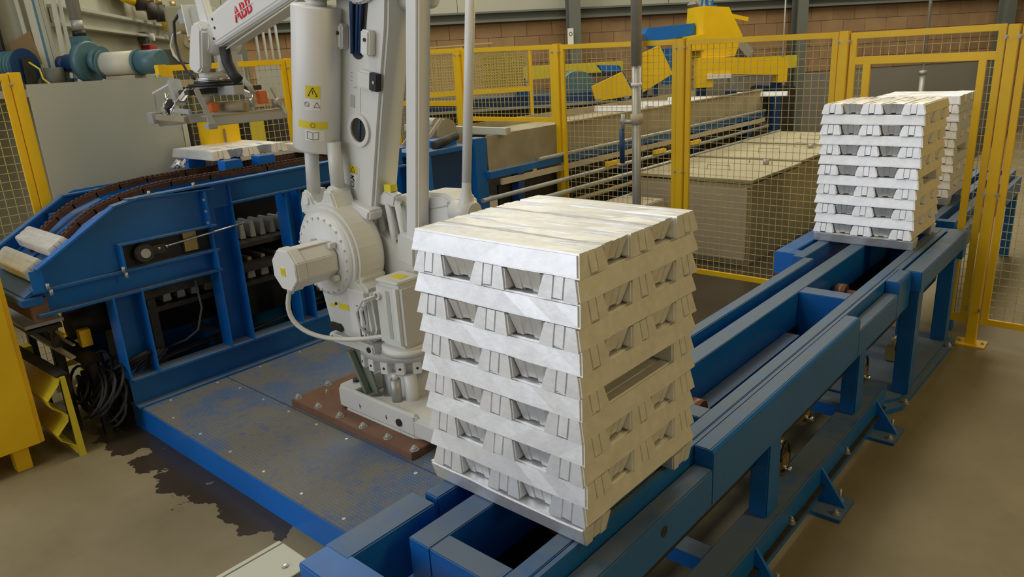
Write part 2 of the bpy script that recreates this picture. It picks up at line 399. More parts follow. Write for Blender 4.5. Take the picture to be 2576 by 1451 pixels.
posts = [(-6.5, 2.135, 'yellow fence post at the far left, behind the robot lower arm'),
         (-5.41, 2.115, 'yellow fence post between the tall white bar and the thin white rod'),
         (-4.185, 2.09, 'yellow fence post standing right beside the casting line trough'),
         (-2.955, 2.065, 'yellow fence post directly behind the right end of the front ingot stack top'),
         (-1.735, 2.045, 'yellow fence post left of the doorway, rising behind the second ingot stack'),
         (-0.775, 2.025, 'yellow fence post right of the doorway with its foot plate on the floor')]
for x, h, l in posts: fence_post(x, FY, h, l)
lab = ['mesh fence panel with a middle rail, left of the tall white robot bar', 'short mesh fence panel hung above the casting line opening',
       'mesh fence panel behind the vertical silver pipe', 'mesh fence panel in front of the grey bunkers, left of the second ingot stack']
fence_panel((-6.46, FY), (-5.45, FY), .9, 2.13, 2.11, lab[0], midrail=1.58)
fence_panel((-5.37, FY), (-4.225, FY), 1.41, 2.105, 2.085, lab[1])
fence_panel((-4.145, FY), (-2.995, FY), .19, 2.08, 2.06, lab[2])
fence_panel((-2.915, FY), (-1.775, FY), .19, 2.055, 2.04, lab[3])
fence_panel((-0.735, FY), (0.45, FY), .15, 2.02, 2.01, 'mesh fence panel at the right edge, beyond the doorway post')
# doorway frame between the last two posts: mesh header and two narrow mesh jambs
t = thing('mesh_gate', 'yellow doorway frame with mesh header over the conveyor exit', 'gate', (-1.25, FY, .15))
B(-1.695, -.815, FY-.013, FY+.013, 1.99, 2.03).build('header_rail', 'yellow', t, bev=.002)
B(-1.695, -.815, FY-.013, FY+.013, 1.825, 1.875).build('header_rail', 'yellow', t, bev=.002)
for x0, x1 in ((-1.695, -1.655), (-.855, -.815)): B(x0, x1, FY-.0125, FY+.0125, .15, 2.0).build('stile', 'yellow', t, bev=.002)
for x0, x1 in ((-1.605, -1.558), (-.937, -.895)): B(x0, x1, FY-.0125, FY+.0125, .15, 1.83).build('stile', 'yellow', t, bev=.002)
B(-.937, -.815, FY-.012, FY+.012, .15, .20).build('sill', 'yellow', t); B(-1.695, -1.558, FY-.012, FY+.012, .15, .20).build('sill', 'yellow', t)
m = MB(); wires(m, (-1.66, FY+.01, 0), (-.85, FY+.01, 0), 1.87, 2.0); wires(m, (-.90, FY+.01, 0), (-.85, FY+.01, 0), .2, 1.83, .05); m.bar((-.875, FY+.01, .2), (-.875, FY+.01, 1.83), .004, .004)
m.bar((-1.63, FY+.01, .2), (-1.63, FY+.01, 1.83), .004, .004)
for i in range(32): m.bar((-1.66, FY+.01, .22+i*.05), (-1.60, FY+.01, .22+i*.05), .004, .004)
m.build('wire_mesh', 'wire_yellow', t, kind='stuff')
# fence along the left side
LX = -5.3
for y, h, l in ((1.50, 2.075, 'yellow fence post at the left edge beside the plain grey panel'), (2.39, 2.08, 'yellow fence post behind the top corner of the plain grey panel'),
                (3.40, 2.085, 'yellow fence post behind the robot gripper, left of the white balancer cylinder')):
    fence_post(LX, y, h, l)
fence_panel((LX, .35), (LX, 1.465), .19, 2.07, 2.07, 'mesh fence panel cut by the left picture edge, above the yellow cabinet')
fence_panel((LX, 2.425), (LX, 3.365), .19, 2.075, 2.08, 'mesh fence panel behind the gripper and the lifted ingot row')
fence_panel((LX, 3.435), (LX, 4.4), .19, 2.08, 2.085, 'mesh fence panel behind the white balancer cylinder, mostly hidden')
tag(B(LX+.035, LX+.05, 1.54, 2.44, .5, 2.0).build('sheet_screen', 'panel_grey'), 'large plain grey-green sheet panel fixed to the left fence', 'panel')
t = thing('edge_strip', 'pale blue and dark upright edge strip at the right side of the grey panel', 'strip', (LX+.05, 2.46, .5))
B(LX+.03, LX+.06, 2.445, 2.475, .5, 1.68).build('pale_strip', 'cream', t); B(LX+.03, LX+.06, 2.478, 2.50, .5, 1.68).build('dark_strip', 'black', t)
t = thing('control_box', 'yellow wall box on the fence just under the gripper', 'box', (-5.22, 2.62, 1.45))
B(-5.27, -5.12, 2.56, 2.80, 1.45, 1.70).build('housing', 'yellow', t, bev=.004); B(-5.119, -5.11, 2.67, 2.685, 1.48, 1.62).build('slot', 'wood', t)

# ------------------------------------------------------------------ ingots
def ingot_mesh(name, w1, w2, h, l1, l2, seed, inverted=False):
    """Trapezoid bar along +X, centred; w1/l1 at the bottom, w2/l2 at the top, two slots on each end running on along the top."""
    rnd = random.Random(seed)
    fr = [-.5, -.19, -.165, .165, .19, .5]; slot = {(1, 2), (3, 4)}
    cols = [-.5, -.215, -.208, -.165, -.158, .158, .165, .208, .215, .5]
    ins = [0, 0, 1, 1, 0, 0, 1, 1, 0, 0]
    nseg = 7; vs = []; idx = {}
    for si in range(nseg+1):
        t = si/nseg*2-1
        for j, c in enumerate(cols):
            d = ins[j]
            endf = .006*d if si in (0, nseg) else 0
            for lev in (0, 1):
                w = w1 if lev == 0 else w2; l = l1 if lev == 0 else l2
                wide = (w1 > w2) == (lev == 0)
                jit = (.0022 if inverted else .0012) if wide else .0006
                x = t*l/2 - math.copysign(endf, t) + (rnd.uniform(-1, 1)*jit*.7 if si in (0, nseg) and wide else 0)
                y = (c*w if j in (0, 9) else c*2*.042) + (rnd.uniform(-1, 1)*jit if j in (0, 9) else 0)
                z = (0 if lev == 0 else h) + rnd.uniform(-1, 1)*jit
                if lev == 1: z -= .003*d
                if lev == 1 and si in (1, nseg-1) and j in (1, 8): z += .0035 + rnd.uniform(0, .002)
                if lev == 0 and j in (4, 5): z += .006
                idx[(si, j, lev)] = len(vs); vs.append((x, y, z))
    f = []
    for si in range(nseg):
        for j in range(9):
            f.append((idx[si, j, 1], idx[si+1, j, 1], idx[si+1, j+1, 1], idx[si, j+1, 1]))
            f.append((idx[si, j, 0], idx[si, j+1, 0], idx[si+1, j+1, 0], idx[si+1, j, 0]))
        f.append((idx[si, 0, 0], idx[si+1, 0, 0], idx[si+1, 0, 1], idx[si, 0, 1]))
        f.append((idx[si, 9, 0], idx[si, 9, 1], idx[si+1, 9, 1], idx[si+1, 9, 0]))
    for si, rev in ((0, 1), (nseg, 0)):
        for j in range(9):
            q = (idx[si, j, 0], idx[si, j+1, 0], idx[si, j+1, 1], idx[si, j, 1]); f.append(q[::-1] if rev else q)
    me = bpy.data.meshes.new(name); me.from_pydata(vs, [], f)
    outer = set(v for (si_, j_, l_), v in idx.items() if j_ in (0, 9))
    bm = bmesh.new(); bm.from_mesh(me); bmesh.ops.recalc_face_normals(bm, faces=bm.faces)
    es = [e for e in bm.edges if len(e.link_faces) == 2 and e.calc_face_angle(0) > .7 and e.verts[0].index in outer and e.verts[1].index in outer]
    bmesh.ops.bevel(bm, geom=es, offset=.0048, segments=2, affect='EDGES', clamp_overlap=True)
    bmesh.ops.recalc_face_normals(bm, faces=bm.faces); bm.to_mesh(me); bm.free()
    me.materials.append(MATS['alu'])
    return me
IH = .0570; PITCH = .0605; SL = .578
UPM = [ingot_mesh('ingot', .130, .101, IH, SL, SL-.020, i) for i in range(4)]
INM = [ingot_mesh('ingot', .086, .114, IH, SL-.058, SL-.026, 20+i, True) for i in range(4)]
def ordw(n): return ['lowest', 'second lowest', 'third lowest', 'fourth lowest', 'fifth lowest', 'sixth lowest', 'seventh lowest', 'eighth lowest', 'ninth lowest', 'tenth lowest', 'eleventh lowest', 'second from top', 'top', 'very top'][n]
def put_ingot(me, x, y, z, rz, label, group):
    o = bpy.data.objects.new('ingot', me); COL.objects.link(o)
    o.location = (x, y, z); o.rotation_euler = (0, 0, rz + random.uniform(-.004, .004) + (PI if random.random() < .5 else 0))
    o['label'] = label; o['category'] = 'ingot'; o['group'] = group
    return o
POSN = [0.0665, .1775, .289, .4005, .5115]
def stack(x0, y0, z0, layers, which, group):
    for k in range(layers):
        alongx = (k % 2 == 0)
        idxs = [0, 1, 2, 3, 4]
        if k == 0: idxs = [0, 4]
        if k == 6: idxs = [0, 4]
        lay = 'foot' if k == 0 else ('top' if k == layers-1 else ('%s-from-bottom' % ['', 'second', 'third', 'fourth', 'fifth', 'sixth', 'seventh', 'eighth', 'ninth', 'tenth', 'eleventh', 'twelfth', 'thirteenth'][k]))
        dz = z0 + k*PITCH; jx = random.uniform(-.005, .005); jy = random.uniform(-.005, .005)
        for i in idxs:
            inv = (i % 2 == 1) or k == 0
            me = random.choice(INM if inv else UPM)
            if k == 0: me = FOOT
            c = POSN[i] if k else (.064, 0, 0, 0, .514)[i]
            pos = (['nearest', 'second nearest', 'middle', 'second farthest', 'farthest'] if alongx else ['leftmost', 'second from left', 'middle', 'second from right', 'rightmost'])[i]
            how = 'upside-down ' if inv else ''
            if k == 0: l = 'silver foot ingot under the %s, %s of the two' % (which, 'nearer' if i == 0 else 'farther')
            else: l = 'silver %singot, %s in the %s layer of the %s' % (how, pos, lay, which)
            z = dz + (random.uniform(0, .001)) + (.0012 if inv and k else 0)
            if alongx: put_ingot(me, x0+SL/2+jx+random.uniform(-.003, .003), y0+c, z, 0, l, group)
            else: put_ingot(me, x0+c, y0+SL/2+jy+random.uniform(-.003, .003), z, PI/2, l, group)
FOOT = ingot_mesh('ingot', .098, .126, IH, SL-.014, SL, 77, True)
CZ = .78
stack(-1.531, 1.283, CZ+.001, 13, 'front stack', 'aluminium ingots of the large front stack')
stack(-1.606, 4.662, CZ+.001, 14, 'second stack', 'aluminium ingots of the stack at the conveyor end')
stack(-1.71, 6.08, CZ+.001, 13, 'rear stack', 'aluminium ingots of the stack beyond the fence doorway')

# ------------------------------------------------------------------ stack conveyor (blue)
cv = thing('stack_conveyor', 'long blue steel conveyor frame carrying the ingot stacks', 'conveyor', (-1.25, 3.1, 0))
# inner ladder frame
B(-1.372, -1.290, 1.046, 5.35, .44, CZ).build('inner_beam', 'blue', cv, bev=.003)
B(-1.060, -1.008, 1.046, 5.35, .44, CZ).build('inner_beam', 'blue', cv, bev=.003)
for y0, y1 in ((1.046, 1.122), (2.105, 2.185), (3.61, 3.712), (5.27, 5.35)):
    B(-1.29, -1.06, y0, y1, .44, CZ-.001).build('cross_member', 'blue', cv, bev=.003)
# lower floor of the long opening and hidden walking beam
B(-1.285, -1.215, 2.2, 3.45, .56, .61).build('walking_beam', 'blue', cv)
B(-1.37, -1.01, 1.05, 5.34, .425, .44).build('dark_tray', 'black', cv)  # black sheet, paints the shade at the bottom of the openings
B(-1.288, -1.283, 1.13, 5.26, .45, .60).build('shade_liner', 'black', cv)  # black liners on both walls, shade put in as colour
B(-1.067, -1.062, 1.13, 5.26, .45, .60).build('shade_liner', 'black', cv)
# outer right rail with lowered ledges
B(-1.004, -.990, .90, 5.0, .58, CZ-.002).build('rail_web', 'blue', cv)
rr = MB(); rr.prism([(-.988, .58), (-.92, .58), (-.92, CZ-.012), (-.932, CZ), (-.988, CZ)], 'y', 1.925, 3.385); rr.build('outer_rail', 'blue', cv, bev=.003)
rr = MB(); rr.prism([(-.988, .58), (-.92, .58), (-.92, CZ-.012), (-.932, CZ), (-.988, CZ)], 'y', 4.01, 4.25); rr.build('outer_rail', 'blue', cv, bev=.003)
B(-.988, -.92, .90, 1.925, .58, .715).build('lowered_rail', 'blue', cv, bev=.004); B(-.988, -.92, 3.385, 4.01, .58, .715).build('lowered_rail', 'blue', cv, bev=.004)
# outer left rail
B(-1.50, -1.442, 1.22, 4.25, .58, CZ).build('left_rail', 'blue', cv, bev=.004)
B(-1.53, -1.43, .885, 1.20, .60, CZ).build('left_rail', 'blue', cv, bev=.004)
B(-1.525, -.93, .80, .905, .60, CZ-.001).build('end_beam', 'blue_clean', cv, bev=.004)
# widened far section
B(-.962, -.87, 4.25, 5.36, .665, CZ).build('end_rail', 'blue', cv, bev=.004)
B(-1.008, -.975, 4.25, 5.36, .665, CZ-.001).build('end_rail', 'blue', cv, bev=.002)
B(-.976, -.955, 5.28, 5.36, .665, CZ-.003).build('slot_end', 'blue', cv)
B(-1.70, -1.60, 4.30, 5.36, .64, CZ).build('end_rail', 'blue_clean', cv, bev=.004); B(-1.57, -1.50, 4.25, 5.36, .64, CZ-.001).build('end_rail', 'blue', cv, bev=.003)
B(-1.70, -1.50, 4.30, 4.40, .64, CZ-.002).build('end_beam', 'blue_clean', cv, bev=.003)
B(-1.70, -.87, 5.30, 5.38, .60, CZ-.004).build('end_beam', 'blue', cv)
# legs
for y in (1.30, 2.48, 3.55):
    lg = MB(); lg.box(-1.03, -.955, y, y+.115, .20, .58); lg.build('leg', 'blue', cv, bev=.006)
    B(-1.50, -1.43, y, y+.115, .20, .60).build('leg', 'blue', cv, bev=.006)
for x0, y0 in ((-.965, 4.27), (-.985, 5.24), (-1.66, 4.34), (-1.66, 5.2)):
    lg = MB(); lg.box(x0, x0+.085, y0, y0+.11, .045, .665)
    lg.build('leg', 'blue', cv, bev=.006)
B(-1.12, -1.06, 4.9, 4.96, .045, .6).build('leg', 'blue', cv, bev=.004)
# lower sill beams
B(-1.045, -.93, .70, 4.02, .12, .20).build('lower_beam', 'blue', cv, bev=.003)
B(-.93, -.905, .70, 3.95, .085, .10).build('lower_flange', 'dark_steel', cv)
B(-.932, -.924, .70, 3.98, .02, .20).build('beam_web', 'blue', cv)
B(-1.52, -1.41, .80, 4.02, .12, .20).build('lower_beam', 'blue', cv, bev=.003)
for y in (1.55, 2.12, 2.95, 3.62): B(-1.41, -1.045, y, y+.09, .13, .195).build('lower_cross_member', 'blue', cv, bev=.002)
k = MB()
for y in (1.9, 2.66, 3.35): hexbolt(k, (-.918, y, .10), .012, .02)
k.build('beam_bolts', 'galv', cv)
# feet: floor plates with triangular gussets
for i, y in enumerate((1.35, 2.35, 3.05, 3.86)):
    B(-1.05, -.80, y-.14, y+.06, 0, .018).build('foot_plate', 'blue', cv, bev=.002)
    MB().prism([(-.95, .018), (-.81, .018), (-.93, .19), (-.95, .19)], 'y', y-.04, y-.025).build('gusset', 'blue_clean', cv)
    k = MB(); k.cyl((-.845, y-.01, .018), (-.845, y-.01, .09), .007, 8); hexbolt(k, (-.845, y-.01, .03), .014, .014); hexbolt(k, (-.83, y-.10, .018), .013, .014); k.build('anchor_bolts', 'galv', cv)
MB().prism([(-1.72, 4.0), (-.95, 4.0), (-.87, 4.16), (-.85, 5.36), (-1.72, 5.36)], 'z', 0, .03).build('base_plate', 'blue', cv, bev=.002)
MB().prism([(-1.5, 4.12), (-.97, 4.12), (-.905, 4.22), (-.89, 5.36), (-1.5, 5.36)], 'z', .03, .045).build('base_plate', 'blue', cv, bev=.002)
k = MB(); hexbolt(k, (-.862, 5.2, .03), .016, .02); hexbolt(k, (-.87, 4.2, .03), .014, .016); k.build('anchor_bolts', 'galv', cv)
k = MB(); k.cyl((-.922, 1.62, .66), (-.919, 1.62, .66), .018, 16); k.build('rail_hole', 'black', cv)
# lifting rollers and shafts inside
for y, zz in ((2.42, .62), (4.12, .64), (1.55, .60)):
    r_ = thing('drive_roller', {2.42: 'copper brown roller and shaft inside the conveyor just behind the front stack', 4.12: 'copper brown roller inside the conveyor before the second stack', 1.55: 'copper brown roller inside the conveyor opening below the front stack'}[y], 'roller', (-1.17, y, zz-.07))
    MB().cyl((-1.26, y, zz), (-1.21, y, zz), .052, 20).build('roller', 'copper', r_, bev=.003)
    MB().cyl((-1.21, y, zz), (-1.07, y, zz), .024, 16).build('shaft', 'copper', r_)
    MB().cyl((-1.285, y, zz), (-1.26, y, zz), .035, 6).build('hub', 'dark_steel', r_)
    B(-1.10, -1.06, y-.035, y+.035, zz-.04, zz+.03).build('bearing_block', 'copper', r_, bev=.004)
# valves and hoses seen between the legs
for i, (x, y, z) in enumerate(((-1.06, 2.85, .22), (-1.07, 3.98, .22), (-1.09, 4.75, .07), (-1.10, 3.2, .30))):
    v = thing('hydraulic_valve', ['brass valve with a hose loop on the lower conveyor beam by the middle leg', 'small brass valve cluster on the lower beam near the conveyor end', 'brass valve cluster standing on the conveyor base plate', 'steel valve block tucked behind the lower conveyor beam'][i], 'valve', (x, y, z-.02))
    B(x-.035, x+.035, y-.04, y+.04, z-.02, z+.07).build('valve_body', 'brass', v, bev=.006)
    MB().cyl((x, y, z+.07), (x, y, z+.14), .018, 12).build('solenoid', 'galv', v)
    MB().tube([(x+.03+.0*q, y+.05*math.cos(q), z+.06+.07*math.sin(q)) for q in [j*PI/8 for j in range(-6, 9)]], .007).build('hose', 'rubber', v)
    MB().cyl((x+.035, y-.02, z+.02), (x+.07, y-.02, z+.02), .014, 6).build('fitting', 'chrome', v)
# conveyor beyond the doorway
cv2 = thing('rear_conveyor', 'dusty blue conveyor section beyond the fence doorway', 'conveyor', (-1.3, 6.6, 0))
for x in (-1.74, -1.28, -1.16, -1.04): B(x, x+.06, 5.56, 8.0, .62, CZ).build('rail', 'blue', cv2)
B(-1.02, -.93, 5.56, 8.0, .58, .72).build('rail', 'blue', cv2)
for y in (5.58, 7.9): B(-1.74, -.98, y, y+.07, .62, CZ-.002).build('cross_member', 'blue', cv2)
for x, y in ((-1.7, 5.6), (-1.0, 5.6), (-1.7, 7.85), (-1.0, 7.85)): B(x, x+.07, y, y+.07, 0, .62).build('leg', 'blue', cv2)

# ------------------------------------------------------------------ robot platform
pf = thing('robot_platform', 'low steel platform with worn grey-blue tread plates and bright blue edge', 'platform', (-2.9, 2.6, 0))
B(-4.42, -1.60, 1.445, 1.455, 0, .145).build('edge_plate', 'blue_clean', pf)
B(-4.42, -4.30, 1.44, 1.53, .0, .15).build('corner', 'blue', pf)
B(-4.40, -1.56, 1.456, 4.2, .0, .14).build('platform_frame', 'blue', pf)
for x0, x1, y0, y1 in ((-4.30, -1.56, 1.45, 1.978), (-4.30, -1.56, 1.984, 3.1), (-4.30, -1.56, 3.106, 4.2)):
    B(x0, x1, y0, y1, .14, .15).build('tread_plate', 'tread_plate', pf, bev=.001)
k = MB()
for x in [-4.0+.32*i for i in range(8)]: k.cyl((x, 1.50, .15), (x, 1.50, .153), .008, 8)
for x in [-4.05+.27*i for i in range(5)]: k.cyl((x, 1.94, .15), (x, 1.94, .153), .008, 8)
for y in (1.6, 1.9, 2.2, 2.5, 2.8): k.cyl((-4.25, y, .15), (-4.25, y, .153), .008, 8)
for x, y in ((-2.15, 1.50), (-2.05, 1.35+.15), (-2.42, 1.93), (-2.2, 1.75), (-1.9, 1.6)): k.cyl((x, y, .15), (x, y, .154), .010, 8)
k.build('plate_screws', 'alu', pf)
bp = thing('mounting_plate', 'rust brown steel plate bolted under the robot base', 'plate', (-3.0, 2.5, .15))
B(-3.56, -2.52, 1.995, 3.05, .151, .19).build('plate', 'rust_plate', bp, bev=.002)
for i, (x, y) in enumerate([(-3.56+.0+.015, 2.03)] + [(-3.345+.202*j, 2.03) for j in range(5)] + [(-3.55, 2.24), (-3.46, 2.17), (-3.55, 2.5)]):
    k = MB(); hexbolt(k, (x, y, .19), .016 if i != 7 else .008, .016); k.build('bolt', 'galv', bp)

# ------------------------------------------------------------------ robot
RX, RY = -2.95, 2.42
rb = thing('palletizing_robot', 'large white palletizing robot arm bolted beside the conveyor', 'robot', (RX, RY, .19))
# base casting with cut-out pockets
base = MB()
base.prism([(-3.23, 2.16), (-3.17, 2.10), (-2.62, 2.10), (-2.50, 2.16), (-2.42, 2.35), (-2.42, 2.75), (-2.55, 2.86), (-3.2, 2.86), (-3.25, 2.78), (-3.25, 2.2)], 'z', .19, .205)
base.build('base_flange', 'robot', rb, bev=.003)
base = MB(); base.box(-3.235, -2.60, 2.10, 2.135, .20, .322); base.box(-3.25, -3.21, 2.12, 2.84, .20, .322); base.box(-2.72, -2.45, 2.102, 2.5, .20, .30); base.box(-3.25, -2.45, 2.80, 2.86, .20, .32)
base.build('base_wall', 'robot', rb, bev=.012)
MB().prism([(-3.24, 2.12), (-3.10, 2.12), (-3.10, 2.26), (-3.24, 2.30)], 'z', .30, .325).build('base_lug', 'robot', rb, bev=.005)
base = MB(); base.prism([(-2.98, 2.13), (-2.50, 2.13), (-2.48, 2.6), (-2.80, 2.42), (-2.86, 2.22)], 'z', .28, .315); base.build('base_deck', 'robot', rb, bev=.004)
MB().cyl((-2.72, 2.099, .255), (-2.72, 2.09, .255), .020, 20).build('eye_hole', 'port', rb)
MB().cyl((-3.19, 2.20, .325), (-3.19, 2.20, .34), .022, 16).build('bolt_hole', 'port', rb)
k = MB()
for x, z in ((-3.05, .25), (-2.83, .25)):
    k.box(x, x+.014, 2.0985, 2.101, z, z+.004); k.box(x+.002, x+.006, 2.0985, 2.101, z-.012, z+.014)
k.build('foundry_mark', 'port', rb)
MB().cyl((RX, RY+.05, .2), (RX, RY+.05, .46), .22, 40).build('pedestal', 'robot', rb)
MB().cyl((-2.82, 2.18, .30), (-2.82, 2.18, .44), .028, 20).build('stopper_pin', 'galv', rb, bev=.003)
MB().cyl((-2.82, 2.18, .44), (-2.82, 2.18, .47), .016, 12).cyl((-2.77, 2.24, .30), (-2.77, 2.24, .46), .035, 20).build('stopper_cap', 'robot_white', rb)
MB().oprism([(0, 0), (.11, 0), (.06, .24), (-.09, .24)], (-3.10, 2.19, .30), (1, 0, 0), (0, -.1, 1), (0, 1, 0), .012).build('cable_guide', 'green_plate', rb)
MB().oprism([(0, 0), (.02, 0), (-.06, .24), (-.09, .24)], (-3.06, 2.18, .30), (1, 0, 0), (0, -.1, 1), (0, -1, 0), .03).build('cable_guide', 'green_plate', rb)
# turret ring with lugs
tr = MB(); tr.cyl((RX, RY, .53), (RX, RY, .60), .285, 48); tr.cyl((RX, RY, .46), (RX, RY, .53), .245, 48); tr.build('turret_ring', 'robot', rb, bev=.003)
k = MB(); k2 = MB()
for j in range(20):
    a_ = 2*PI*j/20; d_ = Vector((math.cos(a_), math.sin(a_), 0)); tn = Vector((-d_.y, d_.x, 0))
    k.obox(Vector((RX, RY, .50)) + d_*.262, (.05, .045, .065), (d_, tn, UP)); k2.cyl(Vector((RX, RY, .50)) + d_*.286, Vector((RX, RY, .50)) + d_*.289, .007, 10)
k.build('ring_lugs', 'robot_white', rb, bev=.003); k2.build('lug_holes', 'port', rb)
MB().prism([(-3.25, 2.10), (-2.87, 2.10), (-2.87, 2.36), (-3.25, 2.36)], 'z', .585, .635).build('fork_pocket', 'robot', rb, bev=.008)
MB().cyl((-3.215, 2.101, .61), (-3.215, 2.095, .61), .014, 16).cyl((-2.905, 2.101, .61), (-2.905, 2.095, .61), .015, 16).build('fork_holes', 'port', rb)
# swivel column
MB().cyl((RX, RY, .60), (RX, RY, .66), .24, 40).build('column_base', 'robot', rb, bev=.01)
col = MB(); col.prism([(RX-.20, .63), (RX+.22, .63), (RX+.26, .80), (RX+.2, 1.05), (RX-.05, 1.18), (RX-.22, 1.12), (RX-.28, .9)], 'y', RY-.10, RY-.04)
col.build('swivel_frame', 'robot', rb, bev=.015)
col = MB(); col.prism([(RX-.10, .63), (RX+.24, .63), (RX+.24, .92), (RX+.1, 1.0), (RX-.10, .92)], 'y', RY-.05, RY+.24)
col.build('swivel_body', 'robot_white', rb, bev=.03)
# axis-1 motor, standing box with cap and louvre slot
mt = MB(); mt.box(-2.835, -2.645, 2.12, 2.30, .655, .985); mo = mt.build('base_motor', 'robot', rb, bev=.02)
MB().prism([(-2.825, 2.125), (-2.655, 2.125), (-2.655, 2.295), (-2.825, 2.295)], 'z', .985, 1.0).build('motor_cap', 'robot', mo, bev=.006)
B(-2.78, -2.70, 2.18, 2.24, 1.0, 1.002).build('motor_label', 'label_yellow', mo)
B(-2.745, -2.715, 2.1185, 2.122, .70, .95).build('motor_slot', 'panel_grey', mo, bev=.001)
B(-2.69, -2.665, 2.1185, 2.122, .70, .97).build('motor_slot', 'robot_white', mo, bev=.001)
MB().ring((-2.80, 2.12, .92), (-2.80, 2.105, .92), .022, .012, 16).build('cable_gland', 'robot_white', mo)
MB().cyl((-2.74, 2.22, .60), (-2.74, 2.22, .655), .13, 32).build('motor_foot', 'robot', mo, bev=.01)
# axis-2 gear housing: bulged drum with cheek down to the turret
PX, PZ = -3.19, 1.075
hs = MB()
pr = []
for j in range(25):
    a_ = math.radians(-25 + j*(230/24)); pr.append((PX + .258*math.cos(a_), PZ + .258*math.sin(a_)))
pr += [(-3.30, .90), (-3.245, .66), (-3.10, .63), (-2.90, .63), (-2.86, .72), (-2.88, .92)]
hs.prism(pr, 'y', 2.115, 2.30); hs.build('gear_housing', 'robot', rb, bev=.018)
MB().lathe([(0, 0), (.075, 0), (.085, .004), (.19, .006), (.212, .012), (.22, .03)], (PX, 2.085, PZ), (0, 1, 0), 48).build('gear_cover', 'robot_white', rb)
k = MB()
for j in range(24):
    a_ = 2*PI*j/24; k.cyl((PX+.198*math.cos(a_), 2.092, PZ+.198*math.sin(a_)), (PX+.198*math.cos(a_), 2.084, PZ+.198*math.sin(a_)), .0065, 8)
k.build('cover_bolts', 'robot', rb)
MB().cyl((-3.285, 2.115, .885), (-3.285, 2.10, .885), .022, 14).build('oil_plug', 'port', rb)
MB().prism([(-3.235, .665), (-3.13, .66), (-3.12, .68), (-3.14, .70), (-3.22, .70)], 'y', 2.10, 2.116).build('cable_port', 'port', rb)
B(-3.14, -3.05, 2.1125, 2.1145, .79, .82).build('warning_label', 'label_yellow', rb); B(-3.215, -3.175, 2.1125, 2.1145, .79, .806).build('warning_label', 'label_yellow', rb)
MB().cyl((-3.16, 2.113, .812), (-3.16, 2.109, .812), .008, 12).build('bolt_hole', 'port', rb)
B(-3.04, -2.90, 2.105, 2.115, .68, .92).build('housing_panel', 'robot_white', rb, bev=.004)
k = MB()
for x in (-2.975, -2.935): k.box(x, x+.018, 2.10, 2.106, .66, .84)
k.build('housing_ribs', 'robot', rb, bev=.003)
MB().tube([(-2.90, 2.1, .70), (-2.93, 2.08, .74), (-2.93, 2.07, .82), (-2.88, 2.08, .89), (-2.80, 2.10, .92)], .007).tube([(-2.89, 2.12, .70), (-2.915, 2.10, .74), (-2.915, 2.09, .82), (-2.87, 2.10, .88), (-2.80, 2.11, .91)], .006).build('cable', 'robot', rb)
# axis-2 motor: octagonal cylinder toward the viewer
def octo(cx, cz, r):
    c = .42*r
    return [(cx-r, cz-c), (cx-c, cz-r), (cx+c, cz-r), (cx+r, cz-c), (cx+r, cz+c), (cx+c, cz+r), (cx-c, cz+r), (cx-r, cz+c)]
MX, MZ = -3.15, 1.065
mo = MB().prism(octo(MX, MZ, .098), 'y', 1.90, 2.085).build('shoulder_motor', 'robot', rb, bev=.004)
MB().prism(octo(MX, MZ, .105), 'y', 1.845, 1.90).build('motor_body', 'robot', mo, bev=.004)
MB().prism(octo(MX, MZ, .100), 'y', 1.835, 1.846).build('motor_end_cap', 'robot_white', mo, bev=.004)
B(MX-.03, MX+.01, 1.832, 1.8355, MZ-.03, MZ+.012).build('motor_label', 'label_yellow', mo)
B(MX-.022, MX+.002, 1.831, 1.833, MZ-.018, MZ+.002).build('label_symbol', 'guard_yellow', mo)
MB().box(MX-.02, MX+.05, 1.90, 2.07, MZ+.097, MZ+.102).build('motor_rib', 'robot_white', mo)
k = MB()
for sx, sz in ((-1, 1), (1, 1), (1, -1), (-1, -1)): k.box(MX+sx*.085-.014, MX+sx*.085+.014, 2.05, 2.085, MZ+sz*.085-.014, MZ+sz*.085+.014)
k.build('motor_lugs', 'robot', mo, bev=.004)
# flexible cable from motor down to the column
pts = []
P0, P1, P2, P3 = (Vector((MX-.02, 1.87, MZ-.10)), Vector((MX-.16, 1.83, .72)), Vector((-3.10, 1.95, .62)), Vector((-2.78, 2.17, .70)))
for j in range(17):
    q = j/16; pts.append(P0*(1-q)**3 + P1*3*q*(1-q)**2 + P2*3*q*q*(1-q) + P3*q**3)
MB().tube(pts, .012, 10).build('flexible_conduit', 'robot', rb)
MB().cyl(P0 + Vector((0, 0, .02)), P0 + Vector((-.01, 0, -.03)), .018, 14).build('conduit_gland', 'robot_white', rb)
# balancer clevis on housing, rods and cylinder
k = MB(); k.prism([(-3.43, 1.26), (-3.12, 1.26), (-3.10, 1.30), (-3.14, 1.40), (-3.20, 1.41), (-3.23, 1.34), (-3.30, 1.33), (-3.34, 1.39), (-3.40, 1.39), (-3.43, 1.32)], 'y', 2.15, 2.28); k.build('balancer_bracket', 'robot', rb, bev=.012)
for x, y, z0 in ((-3.36, 2.20, 1.34), (-3.18, 2.23, 1.38)):
    MB().cyl((x, y-.05, z0), (x, y+.05, z0), .042, 24).build('rod_eye', 'robot', rb, bev=.005)
    MB().cyl((x, y-.06, z0), (x, y-.05, z0), .024, 20).build('rod_pin', 'robot_white', rb)
    MB().cyl((x, y, z0+.03), (x+.03+(.005 if x < -3.3 else -.02), y, 1.64), .036, 24).build('balancer_rod', 'robot', rb)
BA = Vector((-3.305, 2.22, 1.60)); BT = Vector((-3.155, 2.22, 2.285)); bd = (BT-BA).normalized(); BL = (BT-BA).length; BR = .121
